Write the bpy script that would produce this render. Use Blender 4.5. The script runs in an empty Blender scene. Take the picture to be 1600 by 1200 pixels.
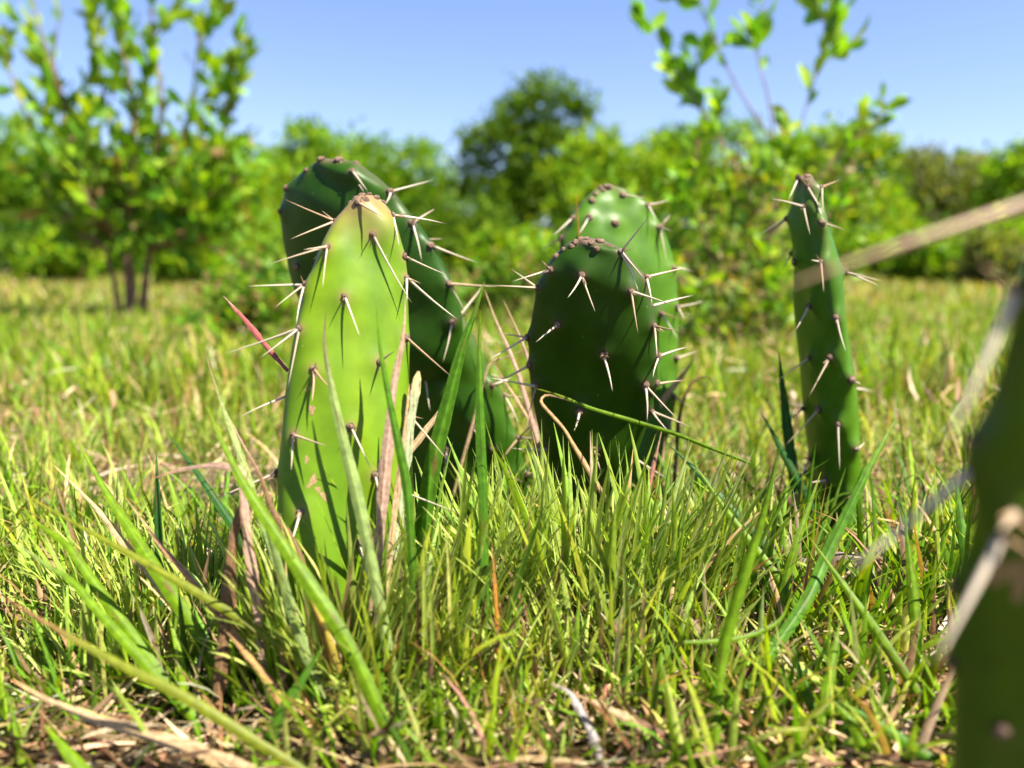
import bpy, math, random
import numpy as np
from mathutils import Vector, Matrix
from mathutils.bvhtree import BVHTree

random.seed(7)
rng = np.random.default_rng(11)
SC = bpy.context.scene
COL = SC.collection

# ------------------------------------------------------------------ camera
CAM_H = 0.20
FPX = 1350.0                       # focal length in pixels of a 1600 px wide picture
PITCH = math.atan(185.0 / FPX)     # horizon 185 px above the middle
cam_d = bpy.data.cameras.new("camera")
cam_d.sensor_width = 36.0
cam_d.lens = 36.0 * FPX / 1600.0
cam_d.clip_start = 0.01
cam_d.clip_end = 2000.0
cam_d.dof.use_dof = True
cam_d.dof.focus_distance = 0.47
cam_d.dof.aperture_fstop = 5.2
cam_o = bpy.data.objects.new("camera", cam_d)
cam_o.location = (0, 0, CAM_H)
cam_o.rotation_euler = (math.pi / 2 - PITCH, 0, 0)
COL.objects.link(cam_o)
SC.camera = cam_o

# ------------------------------------------------------------------ sky, sun, exposure
SUN = Vector((0.50, -0.25, 0.83)).normalized()      # towards the sun
SUN_EL = math.asin(SUN.z)
SUN_AZ = math.atan2(SUN.x, SUN.y)                   # from +Y, clockwise
world = bpy.data.worlds.new("World")
SC.world = world
world.use_nodes = True
wn = world.node_tree.nodes
wl = world.node_tree.links
bg = wn["Background"]
sky = wn.new("ShaderNodeTexSky")
sky.sky_type = 'NISHITA'
sky.sun_disc = False
sky.sun_elevation = SUN_EL
sky.sun_rotation = SUN_AZ
sky.air_density = 1.0
sky.dust_density = 0.25
sky.ozone_density = 6.0
sky.altitude = 100
tint = wn.new("ShaderNodeVectorMath"); tint.operation = 'MULTIPLY'
tint.inputs[1].default_value = (1.07, 0.93, 1.0)      # the photograph's sky leans to periwinkle
wl.new(sky.outputs[0], tint.inputs[0])
wl.new(tint.outputs[0], bg.inputs[0])
bg.inputs[1].default_value = 0.061
sun_d = bpy.data.lights.new("sun", 'SUN')
sun_d.energy = 5.0
sun_d.angle = math.radians(0.53)
sun_d.color = (1.0, 0.94, 0.80)
sun_o = bpy.data.objects.new("sun", sun_d)
sun_o.rotation_euler = (-SUN).to_track_quat('-Z', 'Y').to_euler()
sun_o.location = (2, -1, 5)
COL.objects.link(sun_o)
vs = SC.view_settings
vs.view_transform = 'Standard'
vs.look = 'None'
vs.gamma = 1.0
vs.use_curve_mapping = False
vs.exposure = 1.88
SC.cycles.use_denoising = True
SC.cycles.max_bounces = 8
SC.cycles.transmission_bounces = 4
SC.cycles.diffuse_bounces = 4
SC.cycles.glossy_bounces = 3

# ------------------------------------------------------------------ helpers
ST, CT = math.sin(PITCH), math.cos(PITCH)
EYE = Vector((0, 0, CAM_H))


def ray(px, py):
    a, b = (px - 800.0) / FPX, (600.0 - py) / FPX
    return Vector((a, CT + b * ST, -ST + b * CT))


def P(px, py, d):
    """the point seen at (px, py) of the 1600x1200 photograph, d metres ahead"""
    r = ray(px, py)
    return EYE + r * (d / r.y)


def ground_d(py):
    r = ray(800, py)
    return 1e6 if r.z >= -1e-5 else -CAM_H * r.y / r.z


def link(o, parent=None):
    COL.objects.link(o)
    if parent is not None:
        o.parent = parent
    return o


def tag(o, label=None, cat=None, group=None, kind=None):
    if label: o["label"] = label
    if cat: o["category"] = cat
    if group: o["group"] = group
    if kind: o["kind"] = kind
    return o


def empty(name, loc=(0, 0, 0)):
    o = bpy.data.objects.new(name, None)
    o.empty_display_size = 0.02
    o.location = loc
    return link(o)


def mesh_np(name, verts, quads=None, tris=None, mat=None, col=None, smooth=True):
    """mesh from arrays; col: (n,3) base colours per vertex"""
    verts = np.asarray(verts, dtype=np.float32).reshape(-1, 3)
    me = bpy.data.meshes.new(name)
    nq = 0 if quads is None else len(quads)
    nt = 0 if tris is None else len(tris)
    me.vertices.add(len(verts))
    me.vertices.foreach_set("co", verts.ravel())
    loops = []
    if nq: loops.append(np.asarray(quads, dtype=np.int32).ravel())
    if nt: loops.append(np.asarray(tris, dtype=np.int32).ravel())
    loops = np.concatenate(loops)
    me.loops.add(len(loops))
    me.loops.foreach_set("vertex_index", loops)
    me.polygons.add(nq + nt)
    starts = np.concatenate([np.arange(nq) * 4, nq * 4 + np.arange(nt) * 3]).astype(np.int32)
    me.polygons.foreach_set("loop_start", starts)
    me.polygons.foreach_set("use_smooth", np.full(nq + nt, smooth))
    if col is not None:
        a = me.attributes.new("tint", 'FLOAT_COLOR', 'POINT')
        c = np.ones((len(verts), 4), dtype=np.float32)
        c[:, :3] = np.clip(np.asarray(col).reshape(-1, 3), 0, 1)
        a.data.foreach_set("color", c.ravel())
    me.update(calc_edges=True)
    me.validate()
    if mat: me.materials.append(mat)
    return me


def obj(name, me, parent=None):
    return link(bpy.data.objects.new(name, me), parent)


def catmull(pts, n):
    """n points of a smooth curve through pts (k,m)"""
    pts = np.asarray(pts, dtype=float)
    k = len(pts)
    ext = np.vstack([2 * pts[0] - pts[1], pts, 2 * pts[-1] - pts[-2]])
    out = []
    for t in np.linspace(0, k - 1, n):
        i = min(int(t), k - 2)
        f = t - i
        p0, p1, p2, p3 = ext[i], ext[i + 1], ext[i + 2], ext[i + 3]
        out.append(0.5 * ((2 * p1) + (-p0 + p2) * f + (2 * p0 - 5 * p1 + 4 * p2 - p3) * f * f + (-p0 + 3 * p1 - 3 * p2 + p3) * f ** 3))
    return np.array(out)


def norm(a):
    return a / np.maximum(np.linalg.norm(a, axis=-1, keepdims=True), 1e-9)


# ------------------------------------------------------------------ materials
ALBEDO = 0.70      # the tints below are relative; this brings them to real-world reflectances


def mat_tint(name, rough=0.5, transl=0.0, noise_scale=300.0, noise_amt=0.25, spec=0.3, bump=0.0, spots=None, tgain=(1.15, 1.25, 0.5)):
    m = bpy.data.materials.new(name)
    m.use_nodes = True
    nt = m.node_tree
    n, l = nt.nodes, nt.links
    b = n["Principled BSDF"]
    out = n["Material Output"]
    at = n.new("ShaderNodeAttribute"); at.attribute_name = "tint"
    tc = n.new("ShaderNodeTexCoord")
    nz = n.new("ShaderNodeTexNoise"); nz.inputs["Scale"].default_value = noise_scale; nz.inputs["Detail"].default_value = 4
    l.new(tc.outputs["Object"], nz.inputs["Vector"])
    mr = n.new("ShaderNodeMapRange")
    mr.inputs[1].default_value = 0.3; mr.inputs[2].default_value = 0.7
    mr.inputs[3].default_value = ALBEDO * (1 - noise_amt); mr.inputs[4].default_value = ALBEDO * (1 + noise_amt)
    l.new(nz.outputs["Fac"], mr.inputs[0])
    mx = n.new("ShaderNodeVectorMath"); mx.operation = 'SCALE'
    l.new(at.outputs["Color"], mx.inputs[0]); l.new(mr.outputs[0], mx.inputs["Scale"])
    colour = mx.outputs[0]
    if spots:
        vz = n.new("ShaderNodeTexVoronoi"); vz.inputs["Scale"].default_value = spots[0]
        l.new(tc.outputs["Object"], vz.inputs["Vector"])
        r2 = n.new("ShaderNodeMapRange")
        r2.inputs[1].default_value = spots[1]; r2.inputs[2].default_value = spots[1] * 0.5
        l.new(vz.outputs["Distance"], r2.inputs[0])
        mm = n.new("ShaderNodeMix"); mm.data_type = 'RGBA'
        l.new(r2.outputs[0], mm.inputs["Factor"])
        l.new(colour, mm.inputs[6]); mm.inputs[7].default_value = (*spots[2], 1)
        colour = mm.outputs[2]
    l.new(colour, b.inputs["Base Color"])
    b.inputs["Roughness"].default_value = rough
    b.inputs["Specular IOR Level"].default_value = spec
    if bump:
        bp = n.new("ShaderNodeBump"); bp.inputs["Strength"].default_value = bump; bp.inputs["Distance"].default_value = 0.001
        l.new(nz.outputs["Fac"], bp.inputs["Height"])
        l.new(bp.outputs[0], b.inputs["Normal"])
    if transl:
        tr = n.new("ShaderNodeBsdfTranslucent")
        g = n.new("ShaderNodeVectorMath"); g.operation = 'MULTIPLY'; g.inputs[1].default_value = tgain
        l.new(colour, g.inputs[0]); l.new(g.outputs[0], tr.inputs["Color"])
        ms = n.new("ShaderNodeMixShader"); ms.inputs[0].default_value = transl
        l.new(b.outputs[0], ms.inputs[1]); l.new(tr.outputs[0], ms.inputs[2])
        l.new(ms.outputs[0], out.inputs[0])
    return m


M_BLADE = mat_tint("grass_blade", 0.48, 0.40, 260, 0.28, 0.18, tgain=(1.2, 1.2, 0.3))
M_DRY = mat_tint("dry_grass", 0.7, 0.18, 500, 0.28, 0.2, tgain=(1.1, 1.0, 0.8))
M_LEAF = mat_tint("leaf", 0.45, 0.48, 60, 0.2, 0.18, tgain=(1.25, 1.25, 0.3))
M_FOLIAGE = mat_tint("foliage", 0.55, 0.50, 2.0, 0.25, 0.12, tgain=(1.3, 1.25, 0.3))
M_PAD = mat_tint("cactus_skin", 0.42, 0.0, 90, 0.14, 0.17, bump=0.12, spots=(110.0, 0.05, (0.16, 0.28, 0.08)))
M_SPINE = mat_tint("spine", 0.42, 0.0, 500, 0.18, 0.4)
M_AREOLE = mat_tint("areole_wool", 0.9, 0.0, 1500, 0.6, 0.1, bump=0.8)
M_SCAR = mat_tint("corky_scar", 0.85, 0.0, 700, 0.4, 0.1, bump=0.6)
M_BARK = mat_tint("bark", 0.85, 0.0, 60, 0.35, 0.1, bump=0.5)


def soil_material():
    m = bpy.data.materials.new("soil"); m.use_nodes = True
    n, l = m.node_tree.nodes, m.node_tree.links
    b = n["Principled BSDF"]
    tc = n.new("ShaderNodeTexCoord")
    n1 = n.new("ShaderNodeTexNoise"); n1.inputs["Scale"].default_value = 45; n1.inputs["Detail"].default_value = 8; n1.inputs["Roughness"].default_value = 0.7
    n2 = n.new("ShaderNodeTexNoise"); n2.inputs["Scale"].default_value = 0.6; n2.inputs["Detail"].default_value = 5
    l.new(tc.outputs["Object"], n1.inputs["Vector"]); l.new(tc.outputs["Object"], n2.inputs["Vector"])
    cr = n.new("ShaderNodeValToRGB")
    cr.color_ramp.elements[0].position = 0.3; cr.color_ramp.elements[0].color = (0.032, 0.021, 0.013, 1)
    cr.color_ramp.elements[1].position = 0.75; cr.color_ramp.elements[1].color = (0.17, 0.12, 0.07, 1)
    l.new(n1.outputs["Fac"], cr.inputs[0])
    mx = n.new("ShaderNodeMix"); mx.data_type = 'RGBA'
    l.new(n2.outputs["Fac"], mx.inputs["Factor"]); l.new(cr.outputs[0], mx.inputs[6]); mx.inputs[7].default_value = (0.12, 0.12, 0.035, 1)
    l.new(mx.outputs[2], b.inputs["Base Color"])
    b.inputs["Roughness"].default_value = 0.95
    bp = n.new("ShaderNodeBump"); bp.inputs["Strength"].default_value = 0.7; bp.inputs["Distance"].default_value = 0.004
    l.new(n1.outputs["Fac"], bp.inputs["Height"]); l.new(bp.outputs[0], b.inputs["Normal"])
    return m


# ------------------------------------------------------------------ the ground
def build_ground():
    k = np.linspace(-1, 1, 161)
    ax = np.sinh(k * 8.2) / np.sinh(8.2) * 400.0
    X, Y = np.meshgrid(ax, ax + 0.6)
    Z = 0.004 * np.sin(X * 31 + 1.3 * np.sin(Y * 23)) * np.cos(Y * 27 + X * 9) * np.exp(-(X ** 2 + Y ** 2) / 30)
    v = np.stack([X, Y, Z - 0.002], -1).reshape(-1, 3)
    n = len(ax)
    i = np.arange(n * n).reshape(n, n)
    q = np.stack([i[:-1, :-1], i[:-1, 1:], i[1:, 1:], i[1:, :-1]], -1).reshape(-1, 4)
    o = obj("ground", mesh_np("ground", v, q, mat=soil_material()))
    tag(o, "bare brown soil of the field under the grass", "ground", kind="structure")


build_ground()

# ------------------------------------------------------------------ blades of grass
G_GREEN = np.array([(0.17, 0.32, 0.012), (0.22, 0.36, 0.016), (0.11, 0.24, 0.012), (0.28, 0.38, 0.02), (0.13, 0.27, 0.025)])
G_FINE = np.array([(0.38, 0.48, 0.09), (0.29, 0.41, 0.06), (0.46, 0.54, 0.15), (0.23, 0.37, 0.04)])
G_DRY = np.array([(0.46, 0.31, 0.16), (0.55, 0.40, 0.24), (0.30, 0.18, 0.09), (0.62, 0.49, 0.34), (0.20, 0.12, 0.06), (0.40, 0.27, 0.13)])
G_FIELD = np.array([(0.24, 0.36, 0.03), (0.33, 0.39, 0.06), (0.18, 0.33, 0.02), (0.42, 0.37, 0.12)])


def blades(n, base, az, lean, curl, length, width, segs=5, fold=0.0, twist=None, col=None, tip=None, taper=1.6):
    """n blades at once: vertices, quads, colours"""
    base = np.asarray(base, float)
    d = np.stack([np.cos(az), np.sin(az), np.zeros(n)], -1)
    side0 = np.stack([-np.sin(az), np.cos(az), np.zeros(n)], -1)
    if twist is None: twist = np.zeros(n)
    k = 3 if fold else 2
    V = np.zeros((n, segs + 1, k, 3)); C = np.zeros((n, segs + 1, k, 3))
    p = base.copy()
    for s in range(segs + 1):
        t = s / segs
        a = lean + curl * t
        tan = d * np.sin(a)[:, None]; tan[:, 2] += np.cos(a)
        nor = d * np.cos(a)[:, None]; nor[:, 2] -= np.sin(a)
        tw = twist * t
        side = side0 * np.cos(tw)[:, None] + nor * np.sin(tw)[:, None]
        nn = np.cross(side, tan)
        w = (width * (0.55 + 0.9 * t - 0.35 * t * t) * np.maximum(1 - t ** (taper * 1.6), 0.03) * 0.5)[:, None]
        if k == 2:
            V[:, s, 0] = p - side * w; V[:, s, 1] = p + side * w
        else:
            V[:, s, 0] = p - side * w + nn * w * fold; V[:, s, 1] = p; V[:, s, 2] = p + side * w + nn * w * fold
        if col is not None:
            c = col * (1 - t) + (tip if tip is not None else col) * t
            C[:, s] = c[:, None, :]
        p = p + tan * (length / segs)[:, None]
    i = np.arange(n * (segs + 1) * k).reshape(n, segs + 1, k)
    q = np.stack([i[:, :-1, :-1], i[:, :-1, 1:], i[:, 1:, 1:], i[:, 1:, :-1]], -1).reshape(-1, 4)
    return V.reshape(-1, 3), q, C.reshape(-1, 3)


def pick(pal, n, jitter=0.30):
    c = pal[rng.integers(0, len(pal), n)]
    return c * (1 + jitter * rng.standard_normal((n, 1))).clip(0.45, 1.7) * (1 + 0.08 * rng.standard_normal((n, 3)))


def patch(x, y, s=1.0):
    return (np.sin(x * 9 * s + 2 * np.sin(y * 7 * s)) + np.sin(y * 11 * s + 1.7 * np.sin(x * 5 * s + 1)) + 0.7 * np.sin(x * 23 * s - y * 19 * s)) / 2.7


def scatter(n, y0, y1, power=1.0, margin=0.12):
    """points in the wedge the camera sees (and a step to either side)"""
    y = y0 + (y1 - y0) * rng.random(n) ** power
    x = (rng.random(n) * 2 - 1) * (y * 0.80 + margin)
    return x, y


PAD_FEET = []     # (x, y, rx, ry): where pads stand, no lawn grows through them


def keep_out(x, y, grow=1.0):
    m = np.ones(len(x), bool)
    for fx, fy, rx, ry in PAD_FEET:
        m &= ((x - fx) / (rx * grow)) ** 2 + ((y - fy) / (ry * grow)) ** 2 > 1
    return m


# ------------------------------------------------------------------ cactus
SPINE_MESHES = []
AREOLE_MESHES = []


def make_spine_meshes():
    for v, (bend, tint) in enumerate(((0.02, (0.50, 0.37, 0.25)), (0.05, (0.58, 0.47, 0.36)), (-0.04, (0.40, 0.25, 0.14)), (0.0, (0.60, 0.50, 0.38)))):
        segs, k = 7, 7
        V, C = [], []
        for s in range(segs + 1):
            t = s / segs
            r = (1.15 if s == 0 else 0.98) * (1 - t) ** 0.75 + 0.03
            for j in range(k):
                a = 2 * math.pi * j / k
                V.append((r * math.cos(a) , r * math.sin(a), t))
                dark = 0.55 if t > 0.9 else 1.0
                base = np.array(tint) * (0.62 if t < 0.07 else 1.0) * dark
                C.append(base)
        # bend is stored in z only through x offset scaled by length at placement; kept gentle here
        V = np.array(V)
        V[:, 0] += bend * 14 * np.sin(np.pi * V[:, 2])
        q = [(s * k + j, s * k + (j + 1) % k, (s + 1) * k + (j + 1) % k, (s + 1) * k + j) for s in range(segs) for j in range(k)]
        SPINE_MESHES.append(mesh_np("spine", V, q, mat=M_SPINE, col=C))
    for v in range(4):
        r_ = random.Random(50 + v)
        V, C = [], []
        R, K = 6, 9
        for i in range(R + 1):
            th = math.pi * i / R
            for j in range(K):
                a = 2 * math.pi * j / K
                f = 1 + 0.28 * (r_.random() - 0.5)
                V.append((math.sin(th) * math.cos(a) * f, math.sin(th) * math.sin(a) * f, 0.75 * math.cos(th) * f))
                g = r_.random()
                C.append((0.16 + 0.26 * g, 0.10 + 0.19 * g, 0.07 + 0.14 * g) if i < 3 else (0.10, 0.055, 0.045))
        q = [(i * K + j, i * K + (j + 1) % K, (i + 1) * K + (j + 1) % K, (i + 1) * K + j) for i in range(R) for j in range(K)]
        AREOLE_MESHES.append(mesh_np("areole", V, q, mat=M_AREOLE, col=C))


make_spine_meshes()


class Pad:
    """a flattened cactus joint built from rows: (left edge, right edge, half thickness) of its cross-sections from the base up"""

    def __init__(self, rows, tint, rim_tint, rim=0.06, top_round=0.8, flat=0.75, wob=0.0012, seed=1, terminal=1.0):
        rows = np.array([[*a, *b, t] for a, b, t in rows], float)
        NR, NA = 110, 72
        R = catmull(rows, NR)
        L, Rr, T = R[:, 0:3], R[:, 3:6], R[:, 6]
        c = (L + Rr) / 2; w = (Rr - L) / 2
        hw = np.linalg.norm(w, axis=1)
        tan = norm(np.gradient(c, axis=0))
        u = norm(w)
        n = norm(np.cross(u, tan))
        n[n[:, 1] > 0.999] *= 1
        ph = np.linspace(0, 2 * math.pi, NA, endpoint=False)
        cx = np.sign(np.cos(ph)) * np.abs(np.cos(ph)) ** 0.9
        cy = np.sign(np.sin(ph)) * np.abs(np.sin(ph)) ** flat
        V = c[:, None, :] + w[:, None, :] * cx[None, :, None] + n[:, None, :] * (T[:, None] * cy[None, :])[:, :, None]
        r_ = np.random.default_rng(seed)
        f = r_.random(6) * 6
        hgt = np.linspace(0, 1, NR)[:, None]
        wobble = wob * (np.sin(hgt * 17 + f[0] + 2 * cx[None, :]) + np.sin(hgt * 29 + f[1] + 3.1 * cx[None, :] + f[2]) * 0.6)
        V = V + n[:, None, :] * (wobble * np.sign(cy)[None, :] * np.abs(cy)[None, :])[:, :, None]
        self.N = NR, NA
        self.V = V.reshape(-1, 3)
        i = np.arange(NR * NA).reshape(NR, NA)
        j = np.roll(i, -1, axis=1)
        self.Q = np.stack([i[:-1], j[:-1], j[1:], i[1:]], -1).reshape(-1, 4)
        top, bot = len(self.V), len(self.V) + 1
        self.V = np.vstack([self.V, V[-1].mean(0) + tan[-1] * 0.0004, V[0].mean(0)])
        self.T3 = np.array([(i[-1, a], i[-1, (a + 1) % NA], top) for a in range(NA)] + [(i[0, (a + 1) % NA], i[0, a], bot) for a in range(NA)])
        # orientation so that faces look outwards
        tint = np.array(tint)
        arc = np.concatenate([[0], np.cumsum(np.linalg.norm(np.diff(c, axis=0), axis=1))]); arc /= arc[-1]
        H = np.append(np.repeat(arc, NA), [1, 0])
        E = np.append(np.tile(np.abs(cx), NR), [0, 0])
        self.C = np.repeat(tint[None, :], len(self.V), 0)
        yellow = np.clip((0.35 - H) / 0.35, 0, 1)[:, None]
        ang = np.append(np.tile(cx, NR), [0, 0])
        streak = 0.5 + 0.25 * np.sin(ang * 9 + f[3] + 1.5 * np.sin(H * 5 + f[4])) + 0.25 * np.sin(H * 9 + f[5] + ang * 2.3)
        self.C = self.C * (0.86 + 0.28 * streak)[:, None] * np.stack([0.9 + 0.2 * streak, np.ones_like(streak), 1.15 - 0.3 * streak], -1)
        self.C = self.C * (1 - 0.25 * yellow) + self.C * np.array([1.15, 1.0, 0.9]) * 0.25 * yellow
        topness = np.clip((H - (1 - rim)) / rim, 0, 1) ** 1.3 * terminal
        topness = np.clip(topness * 0.75 + 0.35 * np.clip((E - 0.93) / 0.07, 0, 1) * np.clip((H - 0.72) / 0.28, 0, 1), 0, 1)[:, None]
        self.C = self.C * (1 - topness) + np.array(rim_tint) * topness
        self.rim_tint = np.array(rim_tint)
        self.c, self.n, self.w = c, n, w
        self.areoles = []
        self.bvh = BVHTree.FromPolygons([Vector(v) for v in self.V], [tuple(q) for q in self.Q] + [tuple(t) for t in self.T3])

    def hit(self, px, py):
        d = ray(px, py).normalized()
        loc, nor, idx, dist = self.bvh.ray_cast(EYE, d)
        if loc is None:
            mid = Vector(self.c[np.argmin([abs((Vector(q) - EYE).normalized().z - d.z) for q in self.c])])
            p = EYE + d * ((mid.y - EYE.y) / d.y)
            loc, nor, idx, dist = self.bvh.find_nearest(p)
        return loc, self.outward(loc, nor)

    def outward(self, loc, nor):
        k = int(np.argmin(np.linalg.norm(self.c - np.array(loc), axis=1)))
        out = Vector(loc) - Vector(self.c[k])
        return nor if nor.dot(out) >= 0 else -nor

    def swell(self, loc, nor, h=0.0016, r=0.0062, purple=0.55):
        dv = self.V - np.array(loc)
        g = np.exp(-(dv ** 2).sum(1) / (r * r))[:, None]
        self.V = self.V + np.array(nor) * h * g
        g2 = np.exp(-(dv ** 2).sum(1) / (0.0030 ** 2))[:, None] * purple
        self.C = self.C * (1 - g2) + self.rim_tint * g2

    def build(self, parent, label=None):
        me = mesh_np("pad", self.V, self.Q, self.T3, mat=M_PAD, col=self.C)
        import bmesh
        bm = bmesh.new(); bm.from_mesh(me); bmesh.ops.recalc_face_normals(bm, faces=bm.faces); bm.to_mesh(me); bm.free()
        o = obj("pad", me, parent)
        o.location = -parent.location
        if label: o["label"] = label
        return o


def add_areole(pad_o, loc, nor, r=0.0021, v=None):
    o = obj("areole", AREOLE_MESHES[random.randrange(4) if v is None else v], pad_o)
    q = Vector(nor).to_track_quat('Z', 'Y')
    o.matrix_local = Matrix.Translation(loc - nor * r * 0.05) @ q.to_matrix().to_4x4() @ Matrix.Rotation(random.random() * 6.28, 4, 'Z') @ Matrix.Diagonal((r * random.uniform(0.85, 1.2), r, r * random.uniform(0.8, 1.15), 1))
    return o


def add_spine(pad_o, a, b, r=0.00078, v=None):
    o = obj("spine", SPINE_MESHES[random.choice((0, 0, 1, 1, 2, 3)) if v is None else v], pad_o)
    d = b - a
    q = d.to_track_quat('Z', 'Y')
    o.matrix_local = Matrix.Translation(a) @ q.to_matrix().to_4x4() @ Matrix.Rotation(random.random() * 6.28, 4, 'Z') @ Matrix.Diagonal((r, r, d.length, 1))
    return o


def dress(pad, parent, areoles, L=0.034, r=0.00078, ar=0.0021, back=14, label=None, tops=(), swell=0.0024, seed=3, scars=(), purple=0.55):
    """areoles: (px, py, [(tip px, tip py, depth sign)...]); the hidden side gets its own"""
    found = []
    for a in areoles:
        loc, nor = pad.hit(a[0], a[1])
        found.append((loc, nor, a[2]))
    rr = random.Random(seed)
    NR, NA = pad.N
    hidden = []
    for k in range(back):
        row = int(NR * (0.15 + 0.78 * (k + 0.5) / back)); colm = rr.randrange(NA)
        loc = Vector(pad.V[row * NA + colm])
        if all((loc - f[0]).length > 0.018 for f in found) and all((loc - h[0]).length > 0.02 for h in hidden):
            nor = pad.outward(loc, pad.bvh.find_nearest(loc)[1])
            if nor.dot((EYE - loc).normalized()) < -0.15:
                hidden.append((loc, nor))
    for loc, nor, _ in found: pad.swell(loc, nor, swell, purple=purple)
    for loc, nor in hidden: pad.swell(loc, nor, swell)
    po = pad.build(parent, label)
    for loc, nor, tips in found:
        base = loc + nor * swell
        add_areole(po, base, nor, ar * random.uniform(0.85, 1.2))
        for tp in tips:
            sgn = tp[2] if len(tp) > 2 else -1
            flat = P(tp[0], tp[1], base.y)
            lat = (flat - base).length
            dz = min(math.sqrt(max(L * L - lat * lat, 0.0)), 0.013)
            if lat > L: dz = 0.004
            tip = P(tp[0], tp[1], base.y + sgn * dz)
            add_spine(po, base, tip, r * random.uniform(0.85, 1.15), tp[3] if len(tp) > 3 else None)
        for _ in range(rr.choice((0, 1, 2, 2)) if tips else 0):      # short stubs beside the long spines
            dv = (nor + Vector((rr.uniform(-.9, .9), rr.uniform(-.4, .4), rr.uniform(-.9, .5)))).normalized()
            add_spine(po, base, base + dv * L * rr.uniform(0.10, 0.28), r * 0.6, 2)
    for loc, nor in hidden:
        base = loc + nor * swell
        add_areole(po, base, nor, ar)
        for _ in range(rr.choice((1, 2, 2))):
            dv = (nor + Vector((rr.uniform(-.6, .6), rr.uniform(-.3, .3), rr.uniform(-.8, .3)))).normalized()
            add_spine(po, base, base + dv * L * rr.uniform(0.6, 1.0), r)
    for (px, py) in tops:
        loc, nor = pad.hit(px, py)
        add_areole(po, loc, nor, ar * random.uniform(0.8, 1.25))
    for (px, py, s) in scars:
        loc, nor = pad.hit(px, py)
        o = add_areole(po, loc, nor, s)
        o.name = "scar"
        o.data = SCAR_MESH
        o.matrix_local = Matrix.Translation(loc) @ nor.to_track_quat('Z', 'Y').to_matrix().to_4x4() @ Matrix.Rotation(random.uniform(-.6, .6), 4, 'Z') @ Matrix.Diagonal((s * 0.6 * random.uniform(.7, 1.2), s * random.uniform(.8, 1.3), s * 0.10, 1))
    return po


def scar_mesh():
    """a flat corky crust with a ragged outline"""
    r_ = random.Random(9)
    K, R = 18, 4
    edge = [1 + 0.38 * (r_.random() - 0.5) + 0.22 * math.sin(3 * 6.283 * j / K + 1) for j in range(K)]
    V, C = [], []
    for i in range(R + 1):
        for j in range(K):
            a = 6.283 * j / K
            f = edge[j] * (1 - i / R * 0.98)
            V.append((f * math.cos(a), f * math.sin(a), (0.0 if i == 0 else 0.7) + 0.5 * (r_.random() - 0.5)))
            g = 0.7 + 0.5 * r_.random()
            C.append((0.46 * g, 0.32 * g, 0.16 * g) if i else (0.24, 0.19, 0.06))
    q = [(i * K + j, i * K + (j + 1) % K, (i + 1) * K + (j + 1) % K, (i + 1) * K + j) for i in range(R) for j in range(K)]
    return mesh_np("scar", V, q, mat=M_SCAR, col=C)


SCAR_MESH = scar_mesh()


def plane_rows(rows, origin_px, d0, nrm, t):
    """rows of (py, left px, right px[, thickness factor]) traced on the pad's own plane, which passes through origin_px at depth d0"""
    o = P(*origin_px, d0)
    nv = Vector(nrm).normalized()
    out = []
    for row in rows:
        pts = []
        for px in row[1:3]:
            d = ray(px, row[0])
            s = (o - EYE).dot(nv) / d.dot(nv)
            pts.append(EYE + d * s)
        out.append((pts[0], pts[1], t * (row[3] if len(row) > 3 else 1.0)))
    return out


def side_rows(rows, d, yaw):
    """rows of (py, centre px, half width m, half thickness m): a pad seen almost along its plane"""
    u = Vector((math.cos(yaw), math.sin(yaw), 0))
    return [(P(cx, py, d) - u * w, P(cx, py, d) + u * w, t) for py, cx, w, t in rows]


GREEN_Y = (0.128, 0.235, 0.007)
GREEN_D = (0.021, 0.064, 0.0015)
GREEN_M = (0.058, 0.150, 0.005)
PURPLE = (0.20, 0.105, 0.095)
PURPLE_Y = (0.40, 0.185, 0.13)

# ---- yellow-green pad, nearest of the standing ones
tA = empty("prickly_pear_cactus", P(500, 1085, 0.388))
tag(tA, "tall yellow-green cactus pad lit face-on, brown spines, standing in front of a dark pad", "cactus", "prickly pear cacti in the grass")
rowsA = [(1085, 462, 528, .75), (1040, 446, 560, .95), (980, 438, 592, 1.2), (900, 433, 614, 1.3), (820, 433, 628, 1.35), (740, 436, 634, 1.35), (660, 442, 637, 1.25), (580, 451, 638, 1.1), (520, 461, 638),
         (460, 474, 636), (410, 492, 630), (370, 508, 622), (342, 527, 610, .85), (322, 543, 601, .62), (311, 555, 592, .4), (305, 565, 580, .15)]
pA = Pad(plane_rows(rowsA, (520, 1085), 0.388, (0.34, -0.88, 0.20), 0.0110), GREEN_Y, PURPLE_Y, rim=0.13, seed=4, flat=0.72)
# ---- dark double pad behind it
tB = empty("prickly_pear_cactus", P(735, 835, 0.635))
tag(tB, "dark green cactus of two stacked pads with a sunlit rim behind the yellow-green pad", "cactus", "prickly pear cacti in the grass")
rowsB2 = [(840, 690, 800, .7), (815, 664, 818), (780, 648, 824), (740, 640, 821), (700, 634, 811), (660, 632, 797), (620, 630, 782), (590, 632, 768), (560, 636, 753), (530, 642, 740, .95), (508, 652, 728, .8), (494, 668, 716, .5), (488, 682, 704, .2)]
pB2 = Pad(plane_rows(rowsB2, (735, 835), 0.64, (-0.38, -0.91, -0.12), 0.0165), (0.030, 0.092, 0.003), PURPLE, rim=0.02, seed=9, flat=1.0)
rowsB1 = [(590, 640, 700, .55), (565, 580, 716, .9), (530, 520, 722), (490, 485, 720), (450, 462, 708), (410, 451, 690), (370, 444, 666), (335, 442, 640), (305, 448, 616, .95), (280, 463, 590, .85), (264, 481, 566, .65), (255, 497, 548, .4), (251, 512, 532, .15)]
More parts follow.
